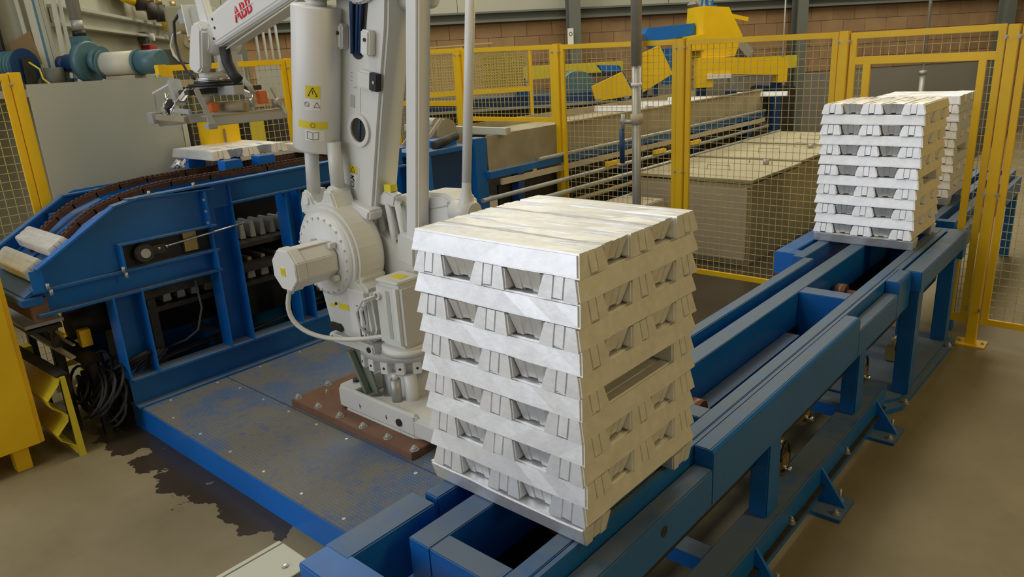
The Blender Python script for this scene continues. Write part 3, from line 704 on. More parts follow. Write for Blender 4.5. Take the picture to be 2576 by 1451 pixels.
MB().lathe([(0, 0), (BR-.03, 0), (BR-.008, .006), (BR, .02), (BR, BL-.006), (BR-.004, BL), (0, BL)], BA, bd, 48).build('balancer_cylinder', 'robot_white', rb)
MB().cyl(BT, BT + bd*.03, .05, 24).build('balancer_cap', 'robot', rb, bev=.003)
MB().ring(BT + Vector((0, -.008, .045)), BT + Vector((0, .008, .045)), .03, .02, 20).build('lifting_eye', 'galv', rb)
k = MB(); k.obox(BT+Vector((.02, 0, .13)), (.12, .12, .22), ((1,0,0),(0,1,0),(0,0,1))); k.build('upper_clevis', 'robot', rb, bev=.015)
# stickers on the cylinder
ca = Vector((1, 0, 0)); ca = (ca - bd*ca.dot(bd)).normalized(); cb = bd.cross(ca)
def cylpt(ang, h, off=.0012): return BA + bd*h + (ca*math.cos(ang) + cb*math.sin(ang))*(BR+off)
def patch(mb, a0, a1, h0, h1, off=.0012, n=8):
    vs = [cylpt(a0+(a1-a0)*i/n, h, off) for h in (h0, h1) for i in range(n+1)]
    mb.add(vs, [(i, i+1, n+2+i, n+1+i) for i in range(n)], True)
    return mb
def ribbon(mb, pts, w, fn):
    for (a, b), (c, d) in zip(pts[:-1], pts[1:]):
        L = math.hypot(c-a, d-b) or 1; nx, ny = -(d-b)/L*w/2, (c-a)/L*w/2
        mb.add([fn(a+nx, b+ny), fn(c+nx, d+ny), fn(c-nx, d-ny), fn(a-nx, b-ny)], [(0, 1, 2, 3)])
    return mb
def inv_ang(deg): return math.radians(deg)
# angle measured from +x axis, toward the viewer is negative y
sgn = 1 if cb.y < 0 else -1
def AN(deg): return sgn*math.radians(deg)
patch(MB(), AN(28), AN(62), .285, .345).build('warning_label', 'label_yellow', rb)
patch(MB(), AN(28), AN(62), .225, .283).build('symbol_label', 'white', rb)
patch(MB(), AN(10), AN(82), .135, .170).build('warning_label', 'label_yellow', rb)
patch(MB(), AN(18), AN(64), .075, .130).build('manual_label', 'white', rb)
def cy(u, v): return cylpt(AN(45) - sgn*u/BR, v, .002)
k = MB()
ribbon(k, [(-.022, .296), (.022, .296), (0, .336), (-.022, .296)], .0035, cy); ribbon(k, [(0, .322), (0, .305)], .003, cy)
ribbon(k, [(-.028+.012*math.cos(q*PI/4), .254+.012*math.sin(q*PI/4)) for q in range(9)], .002, cy); ribbon(k, [(-.036, .262), (-.020, .246)], .002, cy)
ribbon(k, [(.006, .242), (.034, .242), (.020, .268), (.006, .242)], .002, cy)
ribbon(k, [(.011*math.cos(q*PI/4), .152+.011*math.sin(q*PI/4)) for q in range(9)], .002, cy)
ribbon(k, [(-.028, .085), (-.028, .12), (0, .115), (.028, .12), (.028, .085), (0, .08), (-.028, .085)], .002, cy); ribbon(k, [(0, .08), (0, .115)], .002, cy)
k.build('label_symbols', 'black', rb)
# lower arm (leaning slightly), a tall box casting with slot and round hole
LA0 = Vector((-3.20, 0, 1.075)); lean = Vector((.28, 0, 1.30)).normalized(); lx = Vector((lean.z, 0, -lean.x)); AYF = 2.30
def LA(u, h, y): p = LA0 + lx*u + lean*h; return Vector((p.x, y, p.z))
la = MB()
outer = [(-.085, .12), (-.12, .35), (-.145, .75), (-.175, 1.15), (-.19, 1.45), (.20, 1.45), (.205, 1.15), (.19, .95), (.172, .7), (.15, .3), (.13, .12)]
la.oprism(outer, LA(0, 0, AYF), lx, lean, (0, 1, 0), .16); lao = la.build('lower_arm', 'robot', rb, bev=.015)
la = MB(); la.oprism([(-.205, .30), (-.125, .16), (-.11, .35), (-.14, 1.45), (-.23, 1.45)], LA(0, 0, AYF+.10), lx, lean, (0, 1, 0), .10); la.build('lower_arm_flank', 'robot', rb, bev=.02)
MB().ring(LA(.03, .64, AYF-.012), LA(.03, .64, AYF+.01), .082, .060, 36).build('hole_rim', 'robot', rb)
MB().cyl(LA(.03, .64, AYF-.0015), LA(.03, .64, AYF+.002), .061, 32).build('arm_hole', 'port', rb); 
MB().cyl(LA(.035, .59, AYF-.004), LA(.035, .69, AYF-.004), .006, 8).build('cable_bundle', 'navy', rb)
sl = MB(); pts2 = [(.0 + .052*math.cos(q), 1.03 + .052*math.sin(q)) for q in [PI + PI*j/10 for j in range(11)]]
sl.oprism(pts2 + [(.085, 1.45), (-.085, 1.45)], LA(0.005, 0, AYF-.0025), lx, lean, (0, 1, 0), .003); sl.build('arm_slot', 'port', rb)
k = MB()
for q, r_ in ((-.02, .010), (.012, .009), (.03, .007)): k.cyl(LA(q, 1.0, AYF-.012), LA(q*1.6+.01, 1.45, AYF-.02), r_, 10)
k.build('cable_bundle', 'navy', rb)
for u in (-.095, .105):
    MB().obox(LA(u, 1.07, AYF-.02), (.062, .05, .115), (lx, (0, 1, 0), lean)).build('stop_block', 'robot_white', rb, bev=.008)
    MB().cyl(LA(u+.006, 1.085, AYF-.046), LA(u+.006, 1.085, AYF-.05), .009, 10).build('bolt_hole', 'port', rb)
MB().obox(LA(.085, .895, AYF-.012), (.11, .03, .09), (lx, (0, 1, 0), lean)).build('junction_cover', 'robot', rb, bev=.012)
MB().obox(LA(.155, .90, AYF-.012), (.055, .034, .082), (lx, (0, 1, 0), lean)).build('connector', 'rubber', rb, bev=.003)
MB().cyl(LA(.165, .90, AYF-.03), LA(.165, .90, AYF-.034), .008, 10).build('connector_screw', 'chrome', rb)
MB().obox(LA(.03, .28, AYF-.001), (.003, .003, .33), (lx, (0, 1, 0), lean)).obox(LA(.03, .80, AYF-.001), (.003, .003, .15), (lx, (0, 1, 0), lean)).build('casting_seam', 'robot_white', rb)
def onarm(u0, h0): return lambda u, v: LA(u0+u, h0+v, AYF-.0025)
def flat(u0, u1, h0, h1, mname, nm):
    MB().oprism([(u0, h0), (u1, h0), (u1, h1), (u0, h1)], LA(0, 0, AYF-.0018), lx, lean, (0, 1, 0), .001).build(nm, mname, rb)
flat(-.05, .015, .405, .445, 'label_yellow', 'warning_label'); flat(-.05, .015, .325, .402, 'white', 'symbol_label')
flat(-.045, -.013, .74, .80, 'panel_grey', 'type_plate')
k = MB(); f_ = onarm(-.018, .405)
ribbon(k, [(-.017, .006), (.017, .006), (0, .034), (-.017, .006)], .003, f_)
f_ = onarm(-.018, .363); ribbon(k, [(-.014, -.030), (.010, -.030), (.010, -.008), (-.014, -.008), (-.014, -.030)], .004, f_)
ribbon(k, [(-.018, .008), (.010, .028)], .006, f_); ribbon(k, [(-.012, .028), (.016, .0)], .006, f_); ribbon(k, [(.0, .030), (.004, -.004)], .005, f_)
f_ = onarm(-.03, .87)
for v in (0, .018, .036): ribbon(k, [(-.012, v), (-.002, v)], .002, f_)
ribbon(k, [(.01, -.03), (.03, -.03), (.03, -.02)], .0015, f_)
k.build('label_symbols', 'black', rb)
# foot of the arm: pivot hub and bracket
MB().cyl((PX, 2.27, PZ), (PX, 2.52, PZ), .20, 40).build('shoulder_hub', 'robot', rb, bev=.01)
k = MB(); k.oprism([(-.06, .07), (.16, .07), (.17, .13), (-.06, .13)], LA(.02, .14, AYF-.06), lx, lean, (0, 1, 0), .10); k.build('arm_bracket', 'robot_white', rb, bev=.012)
# cut-away drum to the right: ribs and cross link
MB().cyl((-2.93, 2.40, 1.10), (-2.93, 2.62, 1.10), .25, 40).build('crank_drum', 'robot', rb, bev=.01)
for dx, r_ in ((-.06, .030), (.02, .034), (.09, .026)):
    MB().cyl((-2.97+dx, 2.36, 1.34), (-2.90+dx*1.2, 2.34, .95), r_*.6, 16).build('drum_rib', 'robot', rb)
k = MB()
for j in range(9): k.obox((-2.93+.012*j, 2.352, 1.20-.022*j), (.02, .02, .008), ((1,0,0),(0,1,0),(0,0,1)))
k.build('angle_scale', 'port', rb)
k = MB(); k.prism([(-3.02, 1.36), (-2.94, 1.39), (-2.86, 1.37), (-2.88, 1.31), (-3.02, 1.31)], 'y', 2.34, 2.40); k.build('crank_stop', 'robot', rb, bev=.01)
B(-2.95, -2.90, 2.345, 2.39, 1.385, 1.42).build('stop_label', 'label_yellow', rb)
k = MB(); k.prism([(-3.0, 1.30), (-2.75, 1.38), (-2.60, 1.385), (-2.53, 1.345), (-2.52, 1.27), (-2.60, 1.21), (-2.90, 1.10)], 'y', 2.42, 2.60); k.build('crank_arm', 'robot_white', rb, bev=.02)
MB().obox((-2.565, 2.419, 1.315), (.02, .006, .07), ((1, 0, 0), (0, 1, 0), (0, 0, 1))).build('crank_slot', 'panel_grey', rb, bev=.002)
k = MB(); k.bar((-2.75, 2.418, 1.29), (-2.56, 2.418, 1.335), .003, .004, up=(0, 0, 1)); k.bar((-2.70, 2.418, 1.20), (-2.54, 2.418, 1.25), .003, .006, up=(0, 0, 1)); k.build('crank_seam', 'panel_grey', rb)
MB().cyl((-2.56, 2.45, 1.30), (-2.42, 2.45, 1.30), .055, 28).build('rod_hub', 'robot', rb, bev=.006)
MB().lathe([(.045, 0), (.034, .035), (.0235, .08), (.0225, .12)], (-2.475, 2.45, 1.33), (.10, 0, .9), 20).build('rod_socket', 'robot', rb)
MB().cyl((-2.468, 2.45, 1.40), (-2.328, 2.45, 2.47), .0225, 20).build('linkage_rod', 'robot_white', rb)
# square parallel bar
ml = Vector((.155, 0, 1.10)).normalized(); mx_ = Vector((ml.z, 0, -ml.x))
MB().obox(Vector((-2.755, 2.37, 1.17)) + ml*.62, (.088, .088, 1.34), (mx_, (0, 1, 0), ml)).build('parallel_bar', 'robot_white', rb, bev=.012)
MB().obox(Vector((-2.80, 2.36, 1.10)), (.14, .09, .16), (mx_, (0, 1, 0), ml)).build('bar_foot', 'robot', rb, bev=.015)
# elbow hubs
EX, EZ = -2.92, 2.46
MB().cyl((EX-.10, 2.16, EZ), (EX-.10, 2.27, EZ), .16, 40).build('elbow_hub', 'robot', rb, bev=.01)
MB().cyl((EX+.02, 2.27, EZ-.02), (EX+.02, 2.31, EZ-.02), .17, 40).cyl((EX+.10, 2.30, EZ-.04), (EX+.10, 2.50, EZ-.04), .165, 40).build('elbow_hub', 'robot', rb, bev=.008)
MB().cyl((EX+.17, 2.42, 2.28), (EX+.36, 2.42, 2.28), .055, 24).build('elbow_shaft', 'robot', rb, bev=.01)
# upper arm tube to the wrist
U0 = Vector((-2.95, 2.42, 2.60)); U1 = Vector((-4.46, 2.42, 2.235)); ud = (U1-U0).normalized(); un = Vector((-ud.z, 0, ud.x)) * -1
if un.z < 0: un = -un
ua = MB(); LU = (U1-U0).length
sec = [(-.075, -.105), (.075, -.105), (.095, -.08), (.095, .08), (.075, .10), (-.075, .10), (-.095, .08), (-.095, -.08)]
vs = []
for t_, sc in ((0, 1.15), (.5, 1.05), (.93, .95), (1.0, .80)):
    for a_, b_ in sec: vs.append(U0 + ud*(LU*t_) + Vector((0, 1, 0))*a_*sc + un*b_*sc)
fs = [tuple(range(8))[::-1], tuple(range(24, 32))]
for k_ in range(3): fs += [(k_*8+i, k_*8+(i+1) % 8, (k_+1)*8+(i+1) % 8, (k_+1)*8+i) for i in range(8)]
ua.add(vs, fs); ua.build('upper_arm', 'robot_white', rb, bev=.008)
MB().cyl(U0 + ud*.35 - un*.13 + Vector((0, -.09, 0)), U1 - un*.115 + Vector((0.06, -.06, 0)), .006, 8).build('air_pipe', 'cream', rb)
MB().oprism([(-.10, -.10), (.36, -.13), (.40, -.06), (.30, .06), (-.10, .12)], (-2.95, 2.34, 2.58), (1, 0, 0), (0, 0, 1), (0, 1, 0), .14).build('arm_tail', 'robot', rb, bev=.02)
MB().cyl((-2.60, 2.32, 2.50), (-2.60, 2.50, 2.50), .05, 24).build('tail_pin', 'robot_white', rb, bev=.004)
MB().obox((-2.627, 2.37, 2.44), (.088, .088, .16), (mx_, (0, 1, 0), ml)).build('parallel_bar_end', 'robot_white', rb, bev=.012)
MB().oprism([(0, 0), (.10, -.06), (.60, -.36), (.68, -.34), (.66, -.27), (.16, .16), (.05, .18)], (-2.96, 2.475, 2.78), (1, 0, 0), (0, 0, 1), (0, 1, 0), .05).build('link_triangle', 'robot', rb, bev=.01)
MB().bar((-2.88, 2.47, 2.92), (-4.56, 2.38, 2.58), .03, .05).build('upper_link', 'robot_white', rb, bev=.006)
# logo lettering on the side of the upper arm
def text_mesh(txt, size, ext):
    cu = bpy.data.curves.new('t', 'FONT'); cu.body = txt; cu.size = size; cu.extrude = ext; cu.offset = 0
    ob = bpy.data.objects.new('t', cu); COL.objects.link(ob); dg = bpy.context.evaluated_depsgraph_get()
    me = bpy.data.meshes.new_from_object(ob.evaluated_get(dg)); bpy.data.objects.remove(ob); return me
me = text_mesh('ABB', .115, .002); me.materials.clear(); me.materials.append(MATS['logo_red'])
lg = bpy.data.objects.new('logo_lettering', me); COL.objects.link(lg); lg.parent = rb
lp = U0 + ud*(LU*.765) - un*.052 + Vector((0, -.0985, 0))
lo = Matrix((-ud, un, Vector((0, -1, 0)))).transposed().to_4x4(); lo.translation = lp - Vector(rb.location); lg.matrix_local = lo
k = MB(); w_ = .235
k.obox(lp - ud*w_*.5 + un*.038 + Vector((0, -.0022, 0)), (w_-.015, .0014, .0045), (ud, (0, 1, 0), un))
for q in (.038, .108, .183): k.obox(lp - ud*q + un*.041 + Vector((0, -.0022, 0)), (.004, .0014, .066), (ud, (0, 1, 0), un))
k.build('logo_cuts', 'robot_white', rb)
k = MB()
for q, w2 in ((.93, .05), (.93, .0), (.96, -.05), (.62, .04)):
    p = U0 + ud*(LU*q) + un*w2; k.cyl((p.x, p.y-.094, p.z), (p.x, p.y-.090, p.z), .008, 10)
k.build('arm_screws', 'port', rb)
# wrist: hub, fork, link triangle
WX, WZ = -4.54, 2.21
MB().cyl((WX+.03, 2.315, WZ), (WX+.03, 2.53, WZ), .10, 36).build('wrist_hub', 'robot', rb, bev=.006)
wr = MB(); wr.oprism([(-.045, .075), (.03, .08), (.055, .03), (-.02, -.19), (-.07, -.215), (-.15, -.20), (-.17, -.16), (-.085, .02)], (WX+.065, 2.27, WZ+.01), (1, 0, 0), (0, 0, 1), (0, 1, 0), .075); wr.build('wrist_fork', 'robot_white', rb, bev=.012)
wr = MB(); wr.oprism([(-.06, .06), (.06, .06), (.10, -.05), (.06, -.2), (-.10, -.21), (-.06, 0)], (WX, 2.45, WZ), (1, 0, 0), (0, 0, 1), (0, 1, 0), .06); wr.build('wrist_fork', 'robot', rb, bev=.012)
MB().cyl((WX-.17, 2.40, WZ+.005), (WX-.06, 2.40, WZ+.005), .05, 20).build('wrist_joint', 'robot', rb, bev=.005)
k = MB(); k.oprism([(.0, .05), (.11, .06), (.02, .40), (-.06, .40)], (WX, 2.34, WZ), (1, 0, 0), (0, 0, 1), (0, 1, 0), .05); k.build('link_lever', 'robot_white', rb, bev=.01)
k = MB(); k.oprism([(-.17, .02), (-.155, .02), (-.175, .21), (-.19, .21)], (WX, 2.33, WZ), (1, 0, 0), (0, 0, 1), (0, 1, 0), .14); k.build('valve_bracket', 'robot_white', rb)
B(WX-.17, WX-.02, 2.37, 2.42, WZ+.06, WZ+.20).build('valve_cover', 'panel_grey', rb, bev=.006); B(WX-.13, WX-.05, 2.362, 2.37, WZ+.045, WZ+.085).build('cover_window', 'port', rb)
B(WX-.29, WX-.19, 2.35, 2.42, WZ+.10, WZ+.19).build('valve_block', 'galv', rb, bev=.006)
B(WX-.33, WX-.29, 2.36, 2.40, WZ+.12, WZ+.17).build('valve_block', 'alu_frame', rb, bev=.004)
MB().cyl((WX-.30, 2.37, WZ+.055), (WX-.19, 2.37, WZ+.055), .014, 12).build('air_cylinder', 'copper', rb)
MB().cyl((WX-.21, 2.37, WZ-.01), (WX-.21, 2.37, WZ+.02), .02, 12).build('gauge', 'brass', rb)
FXc, FYc = WX-.095, 2.42
MB().cyl((FXc, FYc, 1.975), (FXc, FYc, 2.01), .09, 32).build('wrist_flange', 'robot', rb, bev=.005)
MB().cyl((FXc, FYc, 1.955), (FXc, FYc, 1.978), .125, 40).build('wrist_disc', 'chrome', rb, bev=.004)
MB().cyl((FXc, FYc, 1.925), (FXc, FYc, 1.945), .165, 40).cyl((FXc, FYc, 1.945), (FXc, FYc, 1.957), .13, 40).build('wrist_disc', 'black', rb, bev=.004)
MB().tube([(-4.34, 2.36, 2.15), (-4.33, 2.36, 2.06), (-4.30, 2.37, 1.99), (-4.27, 2.38, 1.955)], .032, 14).build('thick_hose', 'rubber', rb)
MB().tube([(WX-.31, 2.37, WZ+.055), (WX-.40, 2.35, WZ+.045), (WX-.44, 2.34, WZ-.02), (WX-.42, 2.34, WZ-.08), (WX-.35, 2.34, WZ-.12)], .008, 8).build('air_hose', 'cream', rb)
MB().tube([(WX-.30, 2.36, WZ+.16), (WX-.36, 2.35, WZ+.12), (WX-.37, 2.34, WZ+.0), (WX-.33, 2.33, WZ-.10), (WX-.22, 2.31, WZ-.18), (WX-.12, 2.30, WZ-.235)], .009, 8).build('air_hose', 'rubber', rb)

# gripper
gr = thing('ingot_gripper', 'aluminium clamp gripper with hoses hanging from the robot wrist', 'gripper', (FXc, FYc, 1.69))
def gb(nm, mb, m='alu_frame', bev=.004): return mb.build(nm, m, gr, bev=bev)
gb('spine', B(-4.86, -4.36, 2.39, 2.46, 1.87, 1.925))
gb('cross_plate', B(-4.70, -4.56, 2.20, 2.70, 1.885, 1.915), 'dark_steel')
# long clamp beam facing right
gb('clamp_beam', MB().bar((-4.42, 2.22, 1.722), (-4.42, 2.77, 1.722), .02, .055), 'alu_frame')
gb('beam_shelf', MB().bar((-4.455, 2.22, 1.755), (-4.455, 2.74, 1.755), .09, .008), 'tan_steel', 0)
gb('end_arm', MB().bar((-4.44, 2.19, 1.92), (-4.41, 2.25, 1.69), .03, .02, up=(1, 0, 0)))
gb('end_arm', MB().bar((-4.44, 2.70, 1.90), (-4.41, 2.76, 1.72), .03, .02, up=(1, 0, 0)))
gb('end_block', B(-4.44, -4.38, 2.20, 2.26, 1.68, 1.715))
# opposite clamp beam and side rods
gb('clamp_beam', MB().bar((-4.92, 2.14, 1.722), (-4.92, 2.70, 1.722), .02, .055))
gb('side_bar', MB().bar((-4.90, 2.17, 1.80), (-4.52, 2.17, 1.785), .022, .03))
gb('side_bar', MB().bar((-4.93, 2.13, 1.755), (-4.50, 2.13, 1.745), .03, .035), 'tan_steel')
gb('foot_block', B(-4.98, -4.90, 2.10, 2.17, 1.715, 1.785))
gb('frame_post', MB().bar((-4.95, 2.15, 1.76), (-4.93, 2.15, 1.90), .012, .012, up=(1, 0, 0)))
gb('frame_arm', MB().bar((-4.95, 2.15, 1.90), (-4.80, 2.22, 1.96), .014, .014))
gb('clamp_cylinder', MB().bar((-4.82, 2.24, 1.975), (-4.74, 2.22, 1.83), .07, .05, up=(1, 0, 0)), 'galv')
gb('pivot_arm', MB().bar((-4.60, 2.22, 1.915), (-4.68, 2.20, 1.86), .03, .03), 'chrome')
gb('drive_motor', MB().cyl((-4.70, 2.42, 1.79), (-4.44, 2.50, 1.79), .035, 20), 'tan_steel')
gb('motor_cap', MB().cyl((-4.74, 2.41, 1.79), (-4.70, 2.42, 1.79), .03, 20), 'navy')
gb('orange_bracket', B(-4.62, -4.56, 2.33, 2.38, 1.77, 1.83), 'orange')
gb('sensor_horn', MB().cyl((-4.62, 2.33, 1.84), (-4.60, 2.32, 1.90), .04, 20, .018), 'cream', 0)
gb('orange_bracket', B(-4.48, -4.44, 2.60, 2.66, 1.80, 1.88), 'orange')
gb('clamp_arm', MB().bar((-4.52, 2.50, 1.90), (-4.40, 2.52, 1.86), .03, .03), 'robot_white')
gb('clamp_pin', MB().cyl((-4.42, 2.53, 1.88), (-4.42, 2.53, 1.78), .014, 12), 'chrome')
gb('clamp_cup', MB().cyl((-4.44, 2.70, 1.80), (-4.40, 2.72, 1.80), .03, 16), 'galv')
k = MB()
for j in range(7):
    a_ = random.uniform(-.03, .03); b_ = random.uniform(-.02, .02)
    k.tube([(-4.86+a_, 2.20, 1.88+b_), (-4.84-a_, 2.17, 1.83), (-4.80+a_, 2.15, 1.775-b_), (-4.74+b_, 2.16, 1.80+a_*.5), (-4.72+a_, 2.20, 1.86+b_)], .0045, 6)
k.build('air_hoses', 'chrome', gr, kind='stuff')
k = MB()
for j in range(5):
    a_ = random.uniform(-.02, .02)
    k.tube([(-4.80+a_, 2.19, 1.86), (-4.79+a_, 2.15, 1.81), (-4.77, 2.15, 1.79+a_), (-4.75-a_, 2.19, 1.84)], .008, 6)
k.build('black_fittings', 'black', gr, kind='stuff')
k = MB()
for j in range(4): k.tube([(-4.38+.01*j, 2.46, 1.97), (-4.40+.02*j, 2.50, 1.92), (-4.39+.015*j, 2.52, 1.87)], .004, 6)
k.build('cable_bundle', 'cream', gr)

# ------------------------------------------------------------------ infeed chain conveyor (left)
ic = thing('infeed_conveyor', 'blue steel chain conveyor sloping down at its near end', 'conveyor', (-4.7, 2.6, .15))
FX = -4.30; BX = -5.06
side = [(1.09, .965), (1.09, 1.085), (1.52, 1.335), (1.60, 1.36), (3.62, 1.40), (3.62, 1.25), (2.10, 1.22), (2.10, 1.12), (1.52, 1.12), (1.52, .985)]
MB().prism(side, 'x', FX-.012, FX).build('side_plate', 'blue', ic)
MB().prism([(y, z) for y, z in side], 'x', BX-.012, BX).build('side_plate', 'blue_clean', ic)
# flanges of the near plate
k = MB(); k.bar((FX+.02, 1.09, 1.088), (FX+.02, 1.52, 1.338), .055, .010); k.build('flange', 'blue_clean', ic)
k = MB(); k.bar((FX+.02, 1.52, 1.34), (FX+.02, 1.66, 1.365), .06, .010); k.bar((FX+.02, 1.66, 1.365), (FX+.02, 3.62, 1.40), .06, .010); k.build('flange', 'blue', ic)
k = MB(); k.bar((FX+.02, 1.60, 1.365), (FX+.02, 2.10, 1.345), .06, .008); k.build('flange', 'blue', ic)
k = MB(); k.bar((BX+.02, 1.09, 1.088), (BX+.02, 1.52, 1.338), .055, .010); k.bar((BX+.02, 1.52, 1.34), (BX+.02, 3.62, 1.40), .05, .010); k.build('flange', 'blue', ic)
MB().bar((FX+.025, 1.085, .965), (FX+.025, 1.085, 1.085), .06, .008, up=(1, 0, 0)).build('end_flange', 'blue_clean', ic)
MB().bar((FX+.02, 2.2, 1.24), (FX+.02, 3.62, 1.27), .06, .010).build('flange', 'blue', ic)
# lower I-beam of the head section
B(FX-.06, FX-.05, 1.06, 2.08, .84, .98).build('i_beam_web', 'blue', ic)
B(FX-.05, FX+.03, 1.06, 2.08, .965, .978).build('i_beam_flange', 'blue', ic); B(FX-.06, FX+.02, 1.06, 2.08, .835, .848).build('i_beam_flange', 'blue', ic)
B(FX-.055, FX-.045, 1.06, 2.08, .84, .97).build('i_beam_web', 'blue_clean', ic)
# window frame around the take-up
B(FX-.01, FX+.045, 1.505, 1.52, .985, 1.13).build('window_frame', 'blue_clean', ic); B(FX-.01, FX+.045, 1.505, 2.08, 1.12, 1.13).build('window_frame', 'blue', ic)
B(FX-.01, FX+.045, 2.03, 2.045, 1.13, 1.34).build('window_frame', 'blue_clean', ic); B(FX-.01, FX+.045, 2.04, 2.055, .86, .97).build('window_frame', 'blue_clean', ic)
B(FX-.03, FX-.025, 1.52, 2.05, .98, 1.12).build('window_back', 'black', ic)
k = MB()
for y, z in ((1.12, .99), (1.50, .985), (1.72, 1.375), (1.13, .955), (1.51, .95), (1.98, 1.40-.02)): k.cyl((FX+.045, y, z-.01), (FX+.045, y, z+.02), .009, 8); 
for z in (1.15, 1.22, 1.29): k.cyl((FX+.045, 2.025, z), (FX+.05, 2.025, z), .008, 8)
k.build('bolts', 'galv', ic)
tk = MB().cyl((FX-.02, 1.64, 1.05), (FX+.03, 1.64, 1.05), .055, 24).build('take_up_bearing', 'dark_steel', ic, bev=.004)
MB().cyl((FX+.03, 1.64, 1.05), (FX+.04, 1.64, 1.05), .027, 20).build('shaft_end', 'galv', tk)
B(FX-.01, FX+.02, 1.66, 1.76, 1.03, 1.08).build('bearing_slide', 'dark_steel', ic)
MB().cyl((FX+.01, 1.75, 1.06), (FX+.04, 2.26, 1.105), .007, 10).build('take_up_rod', 'chrome', ic)
k = MB(); k.cyl((FX+.01, 1.72, 1.058), (FX+.01, 1.735, 1.06), .014, 6); k.cyl((FX+.01, 1.765, 1.06), (FX+.01, 1.78, 1.062), .014, 6); k.build('rod_nut', 'chrome', ic)
B(FX-.02, FX+.005, 1.88, 1.96, 1.0, 1.12).build('rod_block', 'brass', ic)
# columns (channels open to the viewer)
def hcol(y0, y1, z0, z1, nm='column'):
    k = MB(); k.box(FX-.10, FX-.09, y0, y1, z0, z1); c = k.build(nm, 'blue', ic)
    MB().box(FX-.10, FX+.02, y0, y0+.010, z0, z1).build('column_flange', 'blue_clean', ic); MB().box(FX-.10, FX+.02, y1-.010, y1, z0, z1).build('column_flange', 'blue_clean', ic)
hcol(1.42, 1.59, .335, .838); hcol(2.05, 2.215, .335, 1.345); hcol(2.58, 2.70, .335, 1.24); hcol(3.3, 3.42, .335, 1.25)
for y0, y1 in ((1.42, 1.57), (2.05, 2.2), (2.7, 2.85), (3.4, 3.5)): B(BX, BX+.08, y0, y1, .335, 1.25).build('rear_column', 'blue', ic)
# bottom sill I-beam on the platform edge
B(FX-.05, FX-.04, 1.43, 3.62, .15, .335).build('sill_web', 'blue', ic); B(FX-.10, FX+.02, 1.43, 3.62, .322, .335).build('sill_flange', 'blue', ic); B(FX-.10, FX+.02, 1.43, 3.62, .15, .162).build('sill_flange', 'blue', ic)
B(BX, BX+.08, 1.43, 3.62, .0, .335).build('rear_sill', 'blue', ic)
for y in (1.45, 2.1, 2.9, 3.5): B(BX+.08, FX-.10, y, y+.08, .25, .33).build('sill_cross_member', 'blue', ic)
B(FX-.6, FX-.1, 1.6, 3.5, .75, .80).build('dark_tray', 'dark_steel', ic)
B(BX+.09, BX+.095, 1.75, 3.6, .34, 1.25).build('rear_shade_sheet', 'black', ic)  # black sheet added to stand for the shade inside the frame
B(FX-.45, FX-.44, 2.3, 3.6, .34, .62).build('inner_shade_sheet', 'black', ic)  # second black sheet, shade between the columns given as colour
# inner guides, chain tracks (rusty) and rollers
def track(x, w, ph):
    pts = [(3.58, 1.395), (3.2, 1.39), (2.6, 1.385), (2.2, 1.385), (1.95, 1.383), (1.78, 1.37), (1.64, 1.345), (1.50, 1.30), (1.40, 1.245), (1.32, 1.18), (1.26, 1.10), (1.235, 1.03)]
    k = MB()
    for (y0, z0), (y1, z1) in zip(pts[:-1], pts[1:]): k.bar((x, y0+.004, z0), (x, y1-.004, z1), w, .03, up=(0, 0, 1) if abs(y1-y0) > .07 else (0, -.6, .8))
    k.build('chain_track', 'rust', ic)
    k = MB(); step = .028
    for (y0, z0), (y1, z1) in zip(pts[:-1], pts[1:]):
        d_ = Vector((0, y1-y0, z1-z0)); n = max(1, int(d_.length/step)); d_n = d_.normalized(); up = Vector((1, 0, 0)).cross(d_n)
        if up.z < 0: up = -up
        for j in range(n):
            c = Vector((x, y0, z0)) + d_*((j+.5)/n) + up*.02; k.obox(c, (w*.5, step*.62, .012), ((1,0,0), d_n, up))
    k.build('chain', 'rust', ic, kind='stuff')
track(-4.50, .05, 0); track(-4.83, .05, .5)
for x in (-4.42, -4.72, -4.98): MB().prism([(1.12, .98), (1.12, 1.02), (1.56, 1.30), (1.66, 1.34), (3.62, 1.365), (3.62, 1.32), (1.7, 1.28)], 'x', x, x+.008).build('guide_plate', 'blue_clean', ic)
MB().prism([(1.02, .93), (1.02, .95), (1.52, 1.245), (1.70, 1.30), (1.70, 1.27), (1.55, 1.22)], 'x', BX+.01, FX-.015).build('chute_plate', 'blue', ic)
B(BX-.02, FX, 1.0, 1.10, .90, .94).build('head_beam', 'blue', ic, bev=.003)
B(BX, FX-.02, 1.05, 1.12, .80, .93).build('head_plate', 'rust_plate', ic)
# lifting table under the picked row
lt = thing('lifting_table', 'blue lifting posts holding up the ingot row under the gripper', 'lifting table', (-4.72, 2.5, 1.39))
for (x, y) in ((-4.56, 2.40), (-4.56, 2.64), (-4.98, 2.36), (-4.98, 2.62)):
    B(x-.05, x+.05, y-.07, y+.05, 1.40, 1.463).build('lift_pad', 'blue_clean', lt, bev=.002)
GZ = 1.464
for i in range(5):
    inv = i % 2 == 1
    put_ingot((INM if inv else UPM)[i % 4], -4.93+.02, 2.44-.07+i*.108, GZ, 0, 'silver %singot, %s in the lifted row of five below the gripper' % ('upside-down ' if inv else '', ['nearest', 'second nearest', 'middle', 'second farthest', 'farthest'][i]), 'ingots in the lifted row on the infeed conveyor')
put_ingot(UPM[1], -4.72, 3.10, 1.418, 0, 'silver ingot lying alone on the chains, just left of the white balancer cylinder', 'single ingots on the infeed conveyor')
ig = put_ingot(UPM[2], -4.68, 1.275, 1.135, 0, 'shiny ingot on the sloping end of the infeed conveyor, the upper of two', 'single ingots on the infeed conveyor'); ig.rotation_euler = (math.radians(32), 0, 0)
